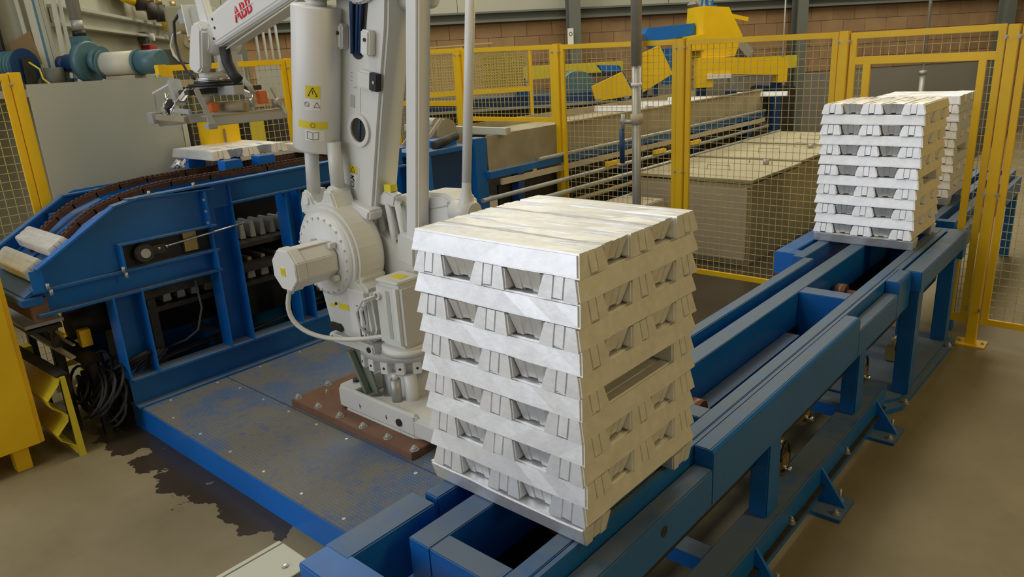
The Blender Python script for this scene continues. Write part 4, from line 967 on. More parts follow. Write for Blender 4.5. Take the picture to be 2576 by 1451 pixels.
ig = put_ingot(UPM[3], -4.68, 1.135, 1.045, 0, 'shiny ingot at the very foot of the sloping conveyor end, the lower of two', 'single ingots on the infeed conveyor'); ig.rotation_euler = (math.radians(32), 0, 0)
k = MB()
for j in range(9):
    a_ = j*.7; k.tube([(-4.86+.05*math.cos(a_), 2.18+.03*math.sin(a_), 1.43), (-4.84+.05*math.cos(a_+.6), 2.2+.04*math.sin(a_), 1.45+.01*(j % 3)), (-4.82+.04*math.cos(a_+2), 2.19, 1.43)], .010, 6)
tag(k.build('scrap_metal', 'alu'), 'crumpled silvery scrap lying on the chains beside the lifted ingot row', 'scrap')
# returning mould chain seen through the frame
rc = thing('mould_chain', 'dark lower conveyor with a row of silvery moulds, seen inside the blue frame', 'mould conveyor', (-4.75, 2.6, .85))
B(-4.97, -4.45, 1.62, 3.55, .90, .93).build('chain_bed', 'dark_steel', rc); B(-4.97, -4.45, 1.62, 3.55, .64, .67).build('chain_bed', 'dark_steel', rc)
for j in range(11):
    y = 2.24 + j*.075; MB().prism([(y-.02, .935), (y+.022, .935), (y+.014, 1.06-.004*j), (y-.010, 1.06-.004*j)], 'x', -4.72, -4.55).build('mould', 'galv', rc, bev=.004)
for j in range(4):
    y = 1.80 + j*.09; MB().prism([(y-.025, .675), (y+.03, .675), (y+.018, .80), (y-.010, .80)], 'x', -4.72, -4.50).build('mould', 'galv', rc, bev=.004)
for j in range(4):
    y = 2.28 + j*.10; MB().prism([(y-.03, .675), (y+.03, .675), (y+.018, .82), (y-.010, .82)], 'x', -4.72, -4.50).build('mould', 'galv', rc, bev=.004)
for y in (1.66, 2.9, 3.45):
    for x in (-4.95, -4.50): B(x, x+.05, y, y+.05, 0.14, .90).build('support_post', 'dark_steel', rc)
k = MB(); k.tube([(-4.36, 1.93, .80), (-4.36, 1.94, .62), (-4.38, 1.90, .48), (-4.44, 1.84, .42), (-4.52, 1.75, .38)], .007, 8); tag(k.build('grey_cable', 'steelwork'), 'grey cable drooping down inside the blue infeed frame', 'cable')
k = MB(); k.tube([(-4.4, 1.62, .36), (-4.5, 2.0, .345), (-4.42, 2.3, .35), (-4.5, 2.8, .36), (-4.45, 3.2, .35)], .010, 8); k.tube([(-4.44, 1.62, .355), (-4.55, 2.1, .35), (-4.47, 2.5, .345), (-4.56, 3.0, .36)], .008, 8); tag(k.build('floor_cables', 'rubber'), 'dark cables lying along the sill beam inside the infeed frame', 'cable')

# ------------------------------------------------------------------ left foreground: cabinet, guard rail, stand, cables, white box
cb_ = thing('yellow_cabinet', 'tall yellow steel cabinet on square feet at the left edge', 'cabinet', (-4.6, .7, 0))
B(-4.97, -4.375, .32, .955, .13, 1.235).build('body', 'yellow', cb_, bev=.004); B(-4.375, -4.360, .32, .93, .135, 1.23).build('door', 'yellow', cb_, bev=.003)
for x, y in ((-4.47, .80), (-4.93, .80), (-4.47, .34), (-4.93, .34)): B(x, x+.075, y, y+.075, 0, .13).build('foot', 'yellow', cb_, bev=.002)
gd = thing('crash_barrier', 'yellow wave-shaped crash barrier end sticking out beside the yellow cabinet', 'barrier', (-4.8, 1.05, 0))
wv = [(1.075, .02), (1.075, .07), (1.01, .125), (1.00, .16), (1.065, .225), (1.07, .26), (1.005, .325), (.995, .37), (1.06, .44), (1.075, .475)]
k = MB()
for (y0, z0), (y1, z1) in zip(wv[:-1], wv[1:]):
    k.add([(-4.30, y0, z0), (-5.6, y0, z0), (-5.6, y1, z1), (-4.30, y1, z1), (-4.30, y0+.004, z0), (-5.6, y0+.004, z0), (-5.6, y1+.004, z1), (-4.30, y1+.004, z1)], [(0, 1, 2, 3), (7, 6, 5, 4), (0, 3, 7, 4), (1, 5, 6, 2)])
k.build('wave_rail', 'guard_yellow', gd)
MB().prism([(1.08, .0), (1.115, .0), (1.105, .48), (1.08, .48)], 'x', -4.315, -4.30).build('end_plate', 'guard_yellow', gd)
B(-5.1, -5.02, 1.08, 1.16, 0, .48).build('rail_post', 'guard_yellow', gd)
st = thing('control_stand', 'grey-topped metal stand between the yellow cabinet and the infeed conveyor', 'stand', (-4.8, 1.3, 0))
B(-5.22, -4.60, 1.05, 1.25, .70, .72).build('top_plate', 'alu_frame', st, bev=.002)
B(-5.20, -4.62, 1.07, 1.24, .66, .685).build('shelf_edge', 'dark_steel', st); B(-5.10, -4.50, 1.20, 1.215, .63, .645).build('yellow_rail', 'yellow', st); B(-5.0, -4.46, 1.22, 1.235, .58, .59).build('lower_rail', 'galv', st)
for x, y in ((-5.18, 1.18), (-4.68, 1.18)): B(x, x+.04, y, y+.04, 0, .70).build('leg', 'dark_steel', st)
B(-4.62, -4.57, 1.30, 1.36, .52, .62).build('yellow_bracket', 'yellow', st)
cc = thing('cable_tray', 'perforated dark cable tray with white strip at the base of the control stand', 'cable tray', (-4.6, 1.2, .45))
MB().bar((-4.98, 1.12, .62), (-4.50, 1.22, .50), .03, .012).build('tray_side', 'cream', cc); MB().bar((-4.98, 1.20, .60), (-4.44, 1.30, .46), .10, .02).build('tray_bed', 'black', cc)
MB().bar((-4.86, 1.02, .56), (-4.33, 1.10, .48), .06, .012).build('tray_side', 'dark_steel', cc)
for (x, y) in ((-4.9, 1.22), (-4.5, 1.28)): B(x, x+.04, y, y+.04, 0, .47).build('tray_post', 'black', cc)
k = MB(); rnd = random.Random(3)
for j in range(14):
    cx_ = -4.50 + rnd.uniform(-.14, .10); cy_ = 1.26 + rnd.uniform(-.04, .08); cz_ = .20 + rnd.uniform(-.06, .12); rr_ = rnd.uniform(.09, .17); tl = rnd.uniform(-.5, .5); pts = []
    for q in range(15):
        t_ = -1.0 + q*.42; pts.append((cx_ + rr_*1.3*math.cos(t_), cy_ + rr_*.5*math.sin(t_)*math.cos(tl) + .004*q, max(.02, cz_ + rr_*.8*math.sin(t_+tl))))
    k.tube(pts, .009, 6)
for j in range(6):
    y_ = 1.30 + .03*j; k.tube([(-4.30-.02*j, y_+.25, .47-.01*j), (-4.40, y_+.10, .40-.02*j), (-4.52, y_, .30-.02*j), (-4.68, y_-.02, .22), (-4.8, y_, .28+.02*j)], .013, 6)
tag(k.build('cable_tangle', 'rubber', kind='stuff'), 'tangle of black cables and hoses hanging under the infeed conveyor end', 'cables')
dk = thing('drive_unit', 'dark drive gearbox under the infeed conveyor, in the shadow', 'gearbox', (-4.6, 1.7, 0))
B(-4.86, -4.62, 1.52, 1.72, 0, .80).build('gearbox', 'dark_steel', dk, bev=.02); MB().cyl((-4.74, 1.3, .62), (-4.74, 1.52, .62), .09, 24).build('motor', 'dark_steel', dk)
wbx = thing('white_junction_box', 'white enamelled box with round lock, cut by the bottom picture edge', 'box', (-2.15, 1.0, 0))
B(-2.285, -2.07, .55, 1.14, .17, .30).build('housing', 'panel_grey', wbx, bev=.003); B(-2.262, -2.068, .55, 1.142, .30, .306).build('lid', 'cream', wbx, bev=.002); B(-2.287, -2.267, .55, 1.14, .30, .306).build('rim', 'cream', wbx, bev=.001)
MB().cyl((-2.135, 1.07, .306), (-2.135, 1.07, .311), .012, 20).build('lock', 'galv', wbx); MB().cyl((-2.135, 1.07, .311), (-2.135, 1.07, .313), .006, 12).build('lock_core', 'chrome', wbx)
for x, y in ((-2.26, .6), (-2.12, 1.05)): B(x, x+.03, y, y+.03, 0, .17).build('leg', 'dark_steel', wbx)

# ------------------------------------------------------------------ casting line
cs = thing('casting_trough', 'long tan steel cooling trough of the casting line, running away behind the fence', 'trough', (-4.6, 7.2, 0))
B(-4.215, -4.20, 4.45, 9.9, 1.10, 1.395).build('side_sheet', 'tan_steel', cs); B(-5.20, -5.185, 4.45, 9.9, 1.10, 1.395).build('side_sheet', 'tan_steel', cs)
B(-5.2, -4.2, 5.2, 9.9, 1.30, 1.32).build('cover_sheet', 'tan_steel', cs); B(-5.2, -4.2, 4.45, 5.2, 1.12, 1.14).build('bottom_sheet', 'dark_steel', cs)
B(-4.21, -4.15, 4.42, 9.9, 1.05, 1.105).build('bottom_rail', 'blue', cs); MB().cyl((-4.15, 5.05, 1.125), (-4.15, 9.9, 1.125), .018, 12).build('handrail', 'galv', cs)
MB().bar((-4.20, 5.45, 1.40), (-4.20, 9.9, 1.40), .02, .012).build('edge_strip', 'bunker_pale', cs)
B(-4.17, -4.14, 4.55, 9.9, .98, 1.03).build('lower_rail', 'bunker_pale', cs); MB().cyl((-4.10, 4.25, .90), (-4.10, 9.9, .92), .020, 12).build('water_pipe', 'galv', cs)
for j, (z, m_) in enumerate(((.80, 'galv'), (.70, 'bunker'), (.58, 'galv'))): MB().cyl((-4.05, 4.6, z), (-4.05, 10.2, z+.02), .022, 10).build('water_pipe', m_, cs)
B(-4.26, -4.24, 4.6, 10.2, .2, .96).build('back_sheet', 'dark_steel', cs)
for y in (4.75, 6.4, 7.9, 9.4): B(-4.22, -4.14, y, y+.08, 0, 1.05).build('support_leg', 'navy', cs)
for y in (6.0, 6.9, 7.7): B(-4.10, -4.06, y, y+.22, .93, .97).build('yellow_tag', 'yellow', cs)
for z, m_ in ((.66, 'bunker'), (.50, 'bunker_pale')): B(-4.12, -3.6, 4.75, 5.3, z, z+.02).build('loose_sheet', m_, cs)
B(-4.0, -3.55, 5.6, 6.2, .45, .62).build('tan_block', 'bunker_pale', cs, bev=.01)
MB().tube([(-4.05, 5.6, .60), (-3.9, 5.8, .58), (-3.7, 5.9, .60)], .02, 8).build('copper_pipe', 'copper', cs)
# blue head frame with roller
hf = thing('casting_head_stand', 'blue steel head frame of the casting line behind the robot', 'machine frame', (-4.5, 4.1, 0))
B(-4.32, -4.20, 4.30, 4.44, 0, 1.385).build('post', 'blue', hf, bev=.003)
B(-4.62, -4.50, 3.75, 3.87, .3, 1.31).build('post', 'blue_clean', hf, bev=.003); B(-4.66, -4.22, 3.72, 4.3, 1.31, 1.345).build('table', 'blue', hf, bev=.003)
B(-4.28, -4.22, 3.76, 3.84, .3, 1.31).build('post', 'blue_clean', hf, bev=.003); B(-4.27, -4.26, 3.84, 4.3, .5, 1.31).build('side_sheet', 'navy', hf)
B(-4.26, -4.22, 3.9, 4.2, .82, .84).build('inner_shelf', 'bunker_pale', hf); B(-4.9, -4.66, 3.7, 4.3, 1.30, 1.335).build('table', 'blue_clean', hf)
B(-4.95, -4.85, 3.74, 3.86, .3, 1.30).build('post', 'blue_clean', hf, bev=.003); B(-4.80, -4.70, 3.78, 3.80, .95, 1.05).build('yellow_tag', 'yellow', hf)
B(-4.95, -4.3, 4.28, 4.29, .4, 1.3).build('back_sheet', 'black', hf)
MB().cyl((-4.30, 3.95, 1.37), (-4.30, 4.2, 1.42), .035, 16).build('hose_coupling', 'dark_steel', hf); MB().cyl((-4.34, 3.75, 1.37), (-4.28, 3.80, 1.40), .02, 12).build('hose_end', 'chrome', hf)
B(-4.5, -4.35, 4.0, 4.25, 1.345, 1.40).build('blue_block', 'blue_clean', hf); MB().cyl((-4.6, 4.1, 1.345), (-4.6, 4.1, 1.46), .035, 16).build('blue_cylinder', 'blue_clean', hf, bev=.01)
MB().cyl((-4.76, 4.3, 1.50), (-4.62, 4.3, 1.50), .05, 20).build('roller', 'galv', hf)
MB().cyl((-4.86, 4.35, 1.43), (-4.55, 4.35, 1.43), .11, 28).build('drum', 'tan_steel', hf)
for x in (-4.84, -4.72, -4.60): MB().bar((x, 4.1, 1.34), (x+.04, 4.3, 1.54), .015, .03).build('brace', 'bunker_pale', hf)
tag(MB().bar((-5.25, 4.50, 1.44), (-4.12, 4.62, 1.415), .05, .055).build('pale_beam', 'cream'), 'pale beam lying across the casting trough behind the white bars', 'beam')
tag(B(-4.185, -4.12, 4.60, 4.66, 1.39, 1.44).build('beam_bracket', 'bunker_pale'), 'small pale bracket at the end of the pale beam', 'bracket')
# white-hot looking finished ingots on the far line
for i, (x, y, z) in enumerate(((-4.9, 7.5, 1.415), (-4.75, 8.15, 1.42), (-4.6, 8.75, 1.425), (-4.2, 9.9, 1.40))):
    b_ = MB().prism([(-.06, 0), (.06, 0), (.045, .06), (-.045, .06)], 'x', -.33, .33); me = b_.mesh('far_ingot', 'alu', bev=.004)
    o = bpy.data.objects.new('far_ingot', me); COL.objects.link(o); o.location = (x, y, z-.09)
    o.rotation_euler = (0, 0, .2)
    tag(o, ['nearest pale ingot on the far end of the casting line', 'second pale ingot on the far end of the casting line', 'third pale ingot on the casting line, under the yellow beam', 'farthest pale ingot, right of the yellow beam end'][i], 'ingot', 'pale ingots on the casting line')
# machines beyond
yt = thing('yellow_hood', 'tall yellow sheet hood of the ladle machine beyond the fence', 'machine hood', (-4.4, 9.0, 0))
def plate(pts, a, mname, nm, par, th=.02):   # pts (b, z)
    MB().oprism(pts, AB(a, 0, 0), Bv, UP, A, th).build(nm, mname, par)
def bz(x, y): return x*.616 + y*.788
plate([(bz(-4.52, 8.82), 2.47), (bz(-4.32, 9.08), 2.44), (bz(-4.20, 9.23), 2.10), (bz(-4.26, 9.16), 1.86), (bz(-4.54, 8.8), 1.84)], 9.0, 'yellow', 'front_sheet', yt, .5)
plate([(bz(-4.66, 8.68), 2.12), (bz(-4.52, 8.83), 2.14), (bz(-4.52, 8.83), 1.95), (bz(-4.66, 8.68), 1.95)], 8.98, 'yellow', 'side_sheet', yt, .4)
plate([(bz(-4.45, 8.92), 1.86), (bz(-3.82, 9.72), 1.80), (bz(-3.82, 9.72), 1.50), (bz(-3.90, 9.62), 1.50), (bz(-3.90, 9.62), 1.60), (bz(-4.45, 8.92), 1.66)], 8.96, 'yellow', 'beam', yt, .12)
plate([(bz(-4.58, 8.75), 1.86), (bz(-4.45, 8.92), 1.86), (bz(-4.45, 8.92), 1.50), (bz(-4.58, 8.75), 1.50)], 8.95, 'yellow', 'beam_end', yt, .12)
plate([(bz(-4.5, 8.85), 1.66), (bz(-4.30, 9.1), 1.65), (bz(-4.30, 9.1), 1.60), (bz(-4.5, 8.85), 1.60)], 8.93, 'white', 'name_plate', yt)
for b, z0 in ((bz(-4.5, 8.85), 0), (bz(-3.86, 9.66), 0)): MB().obox(AB(9.1, b, .75), (.1, .1, 1.5), (A, Bv, UP)).build('leg', 'navy', yt)
pl1 = thing('yellow_guard_plate', 'angled yellow guard plate left of the silver pipe, beyond the fence', 'guard plate', AB(9, bz(-5.3, 7.9), 0))
plate([(bz(-5.18, 7.99), 1.75), (bz(-5.08, 8.11), 1.46), (bz(-5.39, 7.72), 1.42), (bz(-5.42, 7.68), 1.60)], 9.0, 'yellow', 'plate', pl1, .03)
MB().obox(AB(9.06, bz(-5.2, 7.98), .72), (.06, .06, 1.44), (A, Bv, UP)).build('support', 'navy', pl1)
k = MB(); k.obox(AB(8.95, bz(-5.38, 7.73), 1.44), (.03, .06, .03), (A, Bv, UP)); k.obox(AB(8.95, bz(-5.16, 8.02), 1.45), (.03, .06, .03), (A, Bv, UP)); k.build('hinges', 'galv', pl1)
pl2 = thing('yellow_guard_plate', 'angled yellow guard plate right of the silver pipe, beyond the fence', 'guard plate', AB(9, bz(-4.9, 8.3), 0))
plate([(bz(-5.02, 8.19), 1.95), (bz(-4.88, 8.37), 2.04), (bz(-4.77, 8.51), 1.69), (bz(-5.01, 8.2), 1.49)], 9.0, 'yellow', 'plate', pl2, .03)
MB().obox(AB(9.06, bz(-4.9, 8.35), .9), (.06, .06, 1.8), (A, Bv, UP)).build('support', 'navy', pl2)
bm_ = thing('blue_machine', 'blue pouring machine with wheel and arm frame beyond the fence', 'machine', AB(9.6, bz(-5.0, 8.4), 0))
plate([(bz(-4.93, 8.31), 2.25), (bz(-4.54, 8.80), 2.28), (bz(-4.54, 8.80), 2.13), (bz(-4.82, 8.44), 2.10), (bz(-4.86, 8.38), 2.0), (bz(-4.95, 8.28), 2.18)], 9.2, 'blue_clean', 'arm_frame', bm_, .25)
plate([(bz(-4.84, 8.42), 2.0), (bz(-4.54, 8.80), 2.0), (bz(-4.54, 8.80), 1.55), (bz(-4.74, 8.55), 1.55)], 9.3, 'blue_clean', 'body_plate', bm_, .2)
plate([(bz(-5.28, 7.88), 1.84), (bz(-5.1, 8.1), 1.82), (bz(-4.98, 8.24), 1.5), (bz(-5.10, 8.1), 1.5)], 9.5, 'blue_clean', 'brace', bm_, .1)
MB().cyl(AB(9.3, bz(-5.48, 7.62), 1.56), AB(9.7, bz(-5.48, 7.62), 1.56), .23, 28).build('wheel', 'teal', bm_)
plate([(bz(-5.44, 7.66), 1.75), (bz(-5.1, 8.08), 1.75), (bz(-5.1, 8.08), 1.70), (bz(-5.44, 7.66), 1.70)], 9.35, 'dark_steel', 'axle', bm_)
MB().obox(AB(9.5, bz(-5.1, 8.2), .72), (.3, .8, 1.4), (A, Bv, UP)).build('machine_base', 'dark_steel', bm_)
MB().obox(AB(9.6, bz(-3.72, 9.85), .78), (.5, .42, 1.3), (A, Bv, UP)).build('end_unit', 'dark_steel', bm_, bev=.02); MB().obox(AB(9.5, bz(-4.06, 9.38), .75), (.4, .16, 1.3), (A, Bv, UP)).build('end_unit', 'navy', bm_); MB().obox(AB(9.5, bz(-3.8, 9.75), 1.38), (.4, .20, .14), (A, Bv, UP)).build('end_motor', 'navy', bm_, bev=.01)
cp = thing('inclined_chute', 'grey inclined chute with yellow jib behind the yellow hood', 'chute', AB(9.5, bz(-4.2, 9.3), 0))
MB().bar(AB(9.7, bz(-4.42, 8.95), 2.55), AB(9.7, bz(-3.92, 9.55), 1.80), .3, .06).build('chute_bed', 'galv', cp)
MB().bar(AB(9.5, bz(-4.45, 8.95), 2.60), AB(9.5, bz(-3.98, 9.55), 1.86), .03, .12).build('chute_side', 'alu_frame', cp)
MB().bar(AB(9.45, bz(-4.30, 9.12), 2.40), AB(9.45, bz(-4.02, 9.46), 2.30), .06, .05).build('jib', 'yellow', cp)
MB().obox(AB(9.7, bz(-4.0, 9.5), .9), (.08, .08, 1.8), (A, Bv, UP)).build('chute_leg', 'galv', cp)
k = MB(); b0 = bz(-4.42, 8.95)
k.bar(AB(9.3, b0-.08, 2.40), AB(9.3, b0-.04, 2.62), .02, .02); k.bar(AB(9.3, b0+.02, 2.40), AB(9.3, b0+.0, 2.62), .03, .03); k.bar(AB(9.3, b0+.06, 2.40), AB(9.3, b0+.10, 2.62), .02, .02); k.bar(AB(9.3, b0-.10, 2.47), AB(9.3, b0+.14, 2.48), .03, .02)
k.build('hoist_bracket', 'blue_clean', cp)
yb = thing('long_yellow_launder', 'long yellow launder beam on legs along the back of the hall', 'launder', AB(10.4, 1, 0))
plate([(1.9, 1.86), (3.6, 1.86), (3.6, 1.70), (1.9, 1.68)], 10.4, 'guard_yellow', 'beam', yb, .15); plate([(5.1, 1.80), (6.3, 1.80), (6.3, 1.62), (5.1, 1.62)], 10.4, 'guard_yellow', 'beam', yb, .15)
for b in (2.2, 3.4, 5.3, 6.1): MB().obox(AB(10.47, b, .82), (.08, .08, 1.64), (A, Bv, UP)).build('leg', 'galv', yb)
# yellow mesh enclosure and blue bed on the left of the line
ye = thing('mesh_enclosure', 'yellow mesh machine enclosure beyond the fence, behind the white bars', 'enclosure', AB(8.9, 1.6, 0))
k = MB(); p0, p1 = AB(9.0, .55, 0), AB(9.0, 1.95, 0); wires(k, p0, p1, 1.62, 2.07, .03, .010); k.build('mesh_wires', 'wire_yellow', ye, kind='stuff')
for b in (.55, 1.95): MB().obox(AB(9, b, 1.03), (.04, .04, 2.06), (A, Bv, UP)).build('post', 'yellow', ye)
MB().obox(AB(9.0, 1.25, 2.08), (.03, 1.4, .02), (A, Bv, UP)).build('top_rail', 'wire_yellow', ye); MB().obox(AB(9.0, 1.25, 1.62), (.04, 1.4, .05), (A, Bv, UP)).build('bottom_rail', 'yellow', ye)
MB().obox(AB(9.02, 1.62, 1.84), (.02, .50, .40), (A, Bv, UP)).build('sheet', 'guard_yellow', ye); MB().bar(AB(9, .2, 1.7), AB(9, .62, 2.15), .015, .015).build('stay', 'wire_yellow', ye); MB().bar(AB(8.95, .62, 2.15), AB(8.95, 1.5, 2.17), .015, .015).build('handrail', 'wire_yellow', ye)
bb = thing('blue_machine_bed', 'long low blue machine bed seen through the fence beside the white rod', 'machine bed', AB(9.2, 1.5, 0))
MB().obox(AB(9.3, 2.0, 1.45), (.3, 3.0, .16), (A, Bv, UP)).build('bed', 'navy', bb); MB().obox(AB(9.35, 2.0, .7), (.3, 2.8, 1.35), (A, Bv, UP)).build('plinth', 'dark_steel', bb)
MB().obox(AB(9.1, 2.0, 1.40), (.04, 3.0, .03), (A, Bv, UP)).build('rail', 'galv', bb)
plate([(1.1, 1.53), (1.25, 1.53), (1.21, 1.72), (1.15, 1.72)], 9.1, 'navy', 'lug', bb); plate([(1.75, 1.53), (1.95, 1.53), (1.90, 1.75), (1.86, 1.75)], 9.1, 'blue_clean', 'lug', bb)
O0 = AB(9, 0, 1.6); O1 = AB(10.8, 0, 1.52); done = set()
bpy.context.view_layer.update()
for r_ in (yt, pl1, pl2, bm_, cp, yb, ye, bb):
    nl = O1 + (Vector(r_.location) - O0)*1.2; nl.z = 0
    for ch in r_.children:
        if ch.data.name in done: continue
        done.add(ch.data.name); off = Vector(r_.location)
        for v in ch.data.vertices:
            w = O1 + (v.co + off - O0)*1.2; w.z = max(w.z, 0); v.co = w - nl
    r_.location = nl
# silver standing pipe in front of the fence
pp = thing('silver_pipe', 'tall vertical silver pipe standing in front of the fence', 'pipe', (-3.30, 5.30, .5))
MB().cyl((-3.30, 5.30, 0), (-3.30, 5.30, 1.9), .036, 24).build('pipe', 'galv', pp); MB().cyl((-3.30, 5.30, 1.88), (-3.30, 5.30, 4.5), .044, 24).build('sleeve', 'galv', pp)
MB().cyl((-3.30, 5.30, 1.72), (-3.30, 5.30, 1.745), .046, 20).build('clamp', 'white', pp); MB().cyl((-3.30, 5.30, 1.42), (-3.30, 5.30, 1.50), .050, 20).build('coupling', 'bunker_pale', pp)
MB().cyl((-3.30, 5.27, 1.44), (-3.42, 5.25, 1.44), .018, 12).cyl((-3.40, 5.25, 1.38), (-3.40, 5.25, 1.50), .016, 12).build('tap', 'galv', pp)
MB().cyl((-3.41, 5.25, 1.10), (-3.41, 5.25, 1.38), .022, 12).build('blue_hose', 'navy', pp)
tp = thing('thin_pole', 'thin galvanised pole rising behind the doorway frame', 'pole', AB(9.2, 7.47, 0))
q = AB(9.2, 7.47, 0); MB().cyl((q.x, q.y, 0), (q.x, q.y, 1.5), .035, 14).build('base_tube', 'galv', tp); MB().cyl((q.x, q.y, 1.5), (q.x, q.y, 4), .022, 12).build('tube', 'galv', tp); MB().cyl((q.x, q.y, 1.46), (q.x, q.y, 1.52), .05, 14).build('collar', 'galv', tp)
q = AB(12.0, 7.0, 0); k = MB().cyl((q.x, q.y, 0), (q.x, q.y, 4), .014, 8); tag(k.build('cable_pole', 'galv'), 'thin pair of upright conduits by the back wall, right of the yellow hood', 'conduit')
q = AB(11.0, 5.95, 0); 
# bunkers
bx = [(-4.00, -2.775, 6.42, 7.62, .81), (-4.00, -2.80, 7.66, 8.85, .82), (-4.00, -2.85, 8.9, 10.1, .83)]
for i, (x0, x1, y0, y1, h) in enumerate(bx):
    t = thing('dust_bunker', ['large dusty grey bunker nearest the fence, with a pale front', 'dusty grey bunker with wire handles, second from the fence', 'dusty grey bunker farthest from the fence'][i], 'bunker', ((x0+x1)/2, (y0+y1)/2, 0))
    B(x0+.03, x1-.03, y0+.03, y1-.02, 0, h-.05).build('body', 'bunker', t); B(x0, x1, y0, y1, h-.028, h).build('lid', 'bunker', t, bev=.003)
    B(x0+.02, x1-.01, y0+.01, y1, h-.075, h-.045).build('rim', 'bunker', t); B(x0+.03, x1-.05, y0+.01, y0+.03, .04, h-.075).build('front_sheet', 'bunker_pale', t)
    B(x0+.04, x1-.04, y0+.04, y1-.03, h-.05, h-.025).build('seal', 'black', t)
    for yy, xx in ((y0+.45, x0+.55), (y0+1.0, x0+.75)):
        MB().tube([(xx, yy, h), (xx, yy, h+.05), (xx+.24, yy, h+.05), (xx+.24, yy, h)], .005, 6).build('handle', 'galv', t)
    MB().cyl((x0+.95, y0+.95, h), (x0+.95, y0+.95, h+.05), .03, 12).build('filler_cap', 'galv', t)
# wall sign
sg = thing('wall_sign', 'small white notice sign on the middle back wall column', 'sign', AB(12.8, 3.5, 2.2))
c = AB(12.82, 5.86-4.55, 2.33)
q = AB(12.80, 0, 0)

# ------------------------------------------------------------------ left background: ducts, fans, hose reel, leaning sheets
def LB(a, b, z): return AB(a, b, z)
mz = thing('equipment_platform', 'grey platform behind the plain grey panel carrying fans and reels', 'platform', AB(7.4, -2.2, 0))
MB().obox(AB(7.4, -2.15, 1.93), (1.4, 1.0, .06), (A, Bv, UP)).obox(AB(7.2, -3.1, 1.93), (.7, 1.0, .06), (A, Bv, UP)).build('deck', 'tan_steel', mz)
for a_, b_ in ((6.8, -1.75), (8.0, -1.75), (6.95, -3.5)): MB().obox(AB(a_, b_, .95), (.08, .08, 1.9), (A, Bv, UP)).build('leg', 'steelwork', mz)
fan = thing('blower_fan', 'teal centrifugal fan with navy motor above the plain grey panel', 'fan', AB(7.4, -2.39, 1.96))
fc = AB(7.4, -2.40, 2.16); K = .80
ND = (Bv*0.90 - A*0.42).normalized(); NU = UP.cross(ND)
MB().cyl(fc - ND*.05*K, fc + ND*.06*K, .22*K, 36).build('volute', 'teal', fan, bev=.01)
MB().cyl(fc - ND*.28*K, fc - ND*.05*K, .10*K, 24).build('motor', 'navy', fan, bev=.01); MB().cyl(fc - ND*.38*K, fc - ND*.28*K, .085*K, 24).build('motor_cowl', 'navy', fan, bev=.01)
MB().cyl(fc + ND*.06*K, fc + ND*.20*K, .10*K, 28, .16*K).build('inlet_cone', 'teal', fan)
MB().obox(fc + Vector((0, 0, .14)) - ND*.03, (.13, .11, .16), (ND, NU, UP)).build('outlet', 'teal', fan, bev=.004)
MB().obox(fc - ND*.14 + Vector((0, 0, -.13)), (.17, .10, .012), (ND, NU, UP)).obox(fc - ND*.21 + Vector((0, 0, -.165)), (.015, .10, .07), (ND, NU, UP)).build('motor_stand', 'teal', fan)
MB().obox(fc + ND*.0 + Vector((0, 0, -.19)), (.36, .16, .02), (ND, NU, UP)).build('skid', 'navy', fan)
dbs = fc - ND*.03
dc = thing('exhaust_duct', 'pale vertical duct rising from the teal fan', 'duct', dbs + Vector((0, 0, .22)))
MB().cyl(dbs + Vector((0, 0, .22)), dbs + Vector((0, 0, .265)), .055, 24).build('rubber_sleeve', 'black', dc)
MB().cyl(dbs + Vector((0, 0, .265)), dbs + Vector((0, 0, .36)), .048, 24).build('clamp_ring', 'galv', dc); MB().cyl(dbs + Vector((0, 0, .36)), dbs + Vector((0, 0, 3.0)), .053, 28).build('duct_pipe', 'galv', dc)
si = thing('silencer_drum', 'shiny cream cylindrical silencer beside the teal fan', 'silencer', AB(7.4, -2.1, 1.96))
q0 = fc + ND*.165 + Vector((0, 0, -.03)); q1 = q0 + ND*.36
MB().cyl(q0, q0 + ND*.02, .125, 32).build('flange', 'teal', si); MB().cyl(q0 + ND*.02, q1, .102, 36).build('drum', 'cream', si)
MB().cyl(q1, q1 + ND*.02, .112, 32).build('flange', 'teal', si); MB().cyl(q1 + ND*.02, q1 + ND*.24, .10, 32).build('end_duct', 'teal', si, bev=.01)
MB().obox(q0 + ND*.2 + Vector((0, 0, -.125)), (.3, .14, .05), (ND, NU, UP)).build('cradle', 'tan_steel', si)
rc_ = AB(7.35, -2.98, 2.15)
t = thing('hose_reel', 'blue hose reel above the yellow fence post at the left edge', 'hose reel', rc_ - Vector((0, 0, .19)))
for s_ in (-1, 1): MB().cyl(rc_ + ND*.115*s_, rc_ + ND*(.115*s_+.01), .15, 32).build('flange', 'navy', t)
for j in range(6): MB().lathe([(.09, -.014), (.125, -.016), (.135, 0), (.125, .016), (.09, .014)], rc_ + ND*(-.09+.036*j), ND, 28).build('hose_turn', 'hose_blue' if j % 2 else 'teal', t)
MB().obox(rc_ + ND*.15 + Vector((0, 0, -.06)), (.02, .10, .26), (ND, NU, UP)).build('stand', 'dark_steel', t)
cr = AB(7.2, -2.80, 2.12)
k = MB(); k.tube([cr + Vector((.0, 0, .06)), cr + Bv*.07 + Vector((0, 0, .0)), cr + Bv*.08 + Vector((0, 0, -.08)), cr + Bv*.14 + Vector((0, 0, -.14)), cr + Bv*.24 + Vector((0, 0, -.14)), cr + Bv*.32 + Vector((0, 0, -.145))], .008, 8)
tag(k.build('yellow_hose', 'guard_yellow'), 'thin yellow hose drooping beside the blue reel', 'hose')
tag(MB().cyl(AB(7.42, -2.70, 1.96), AB(7.42, -2.70, 2.13), .08, 20).build('grey_bin', 'steelwork'), 'dark grey bin standing beside the blue hose reel', 'bin')
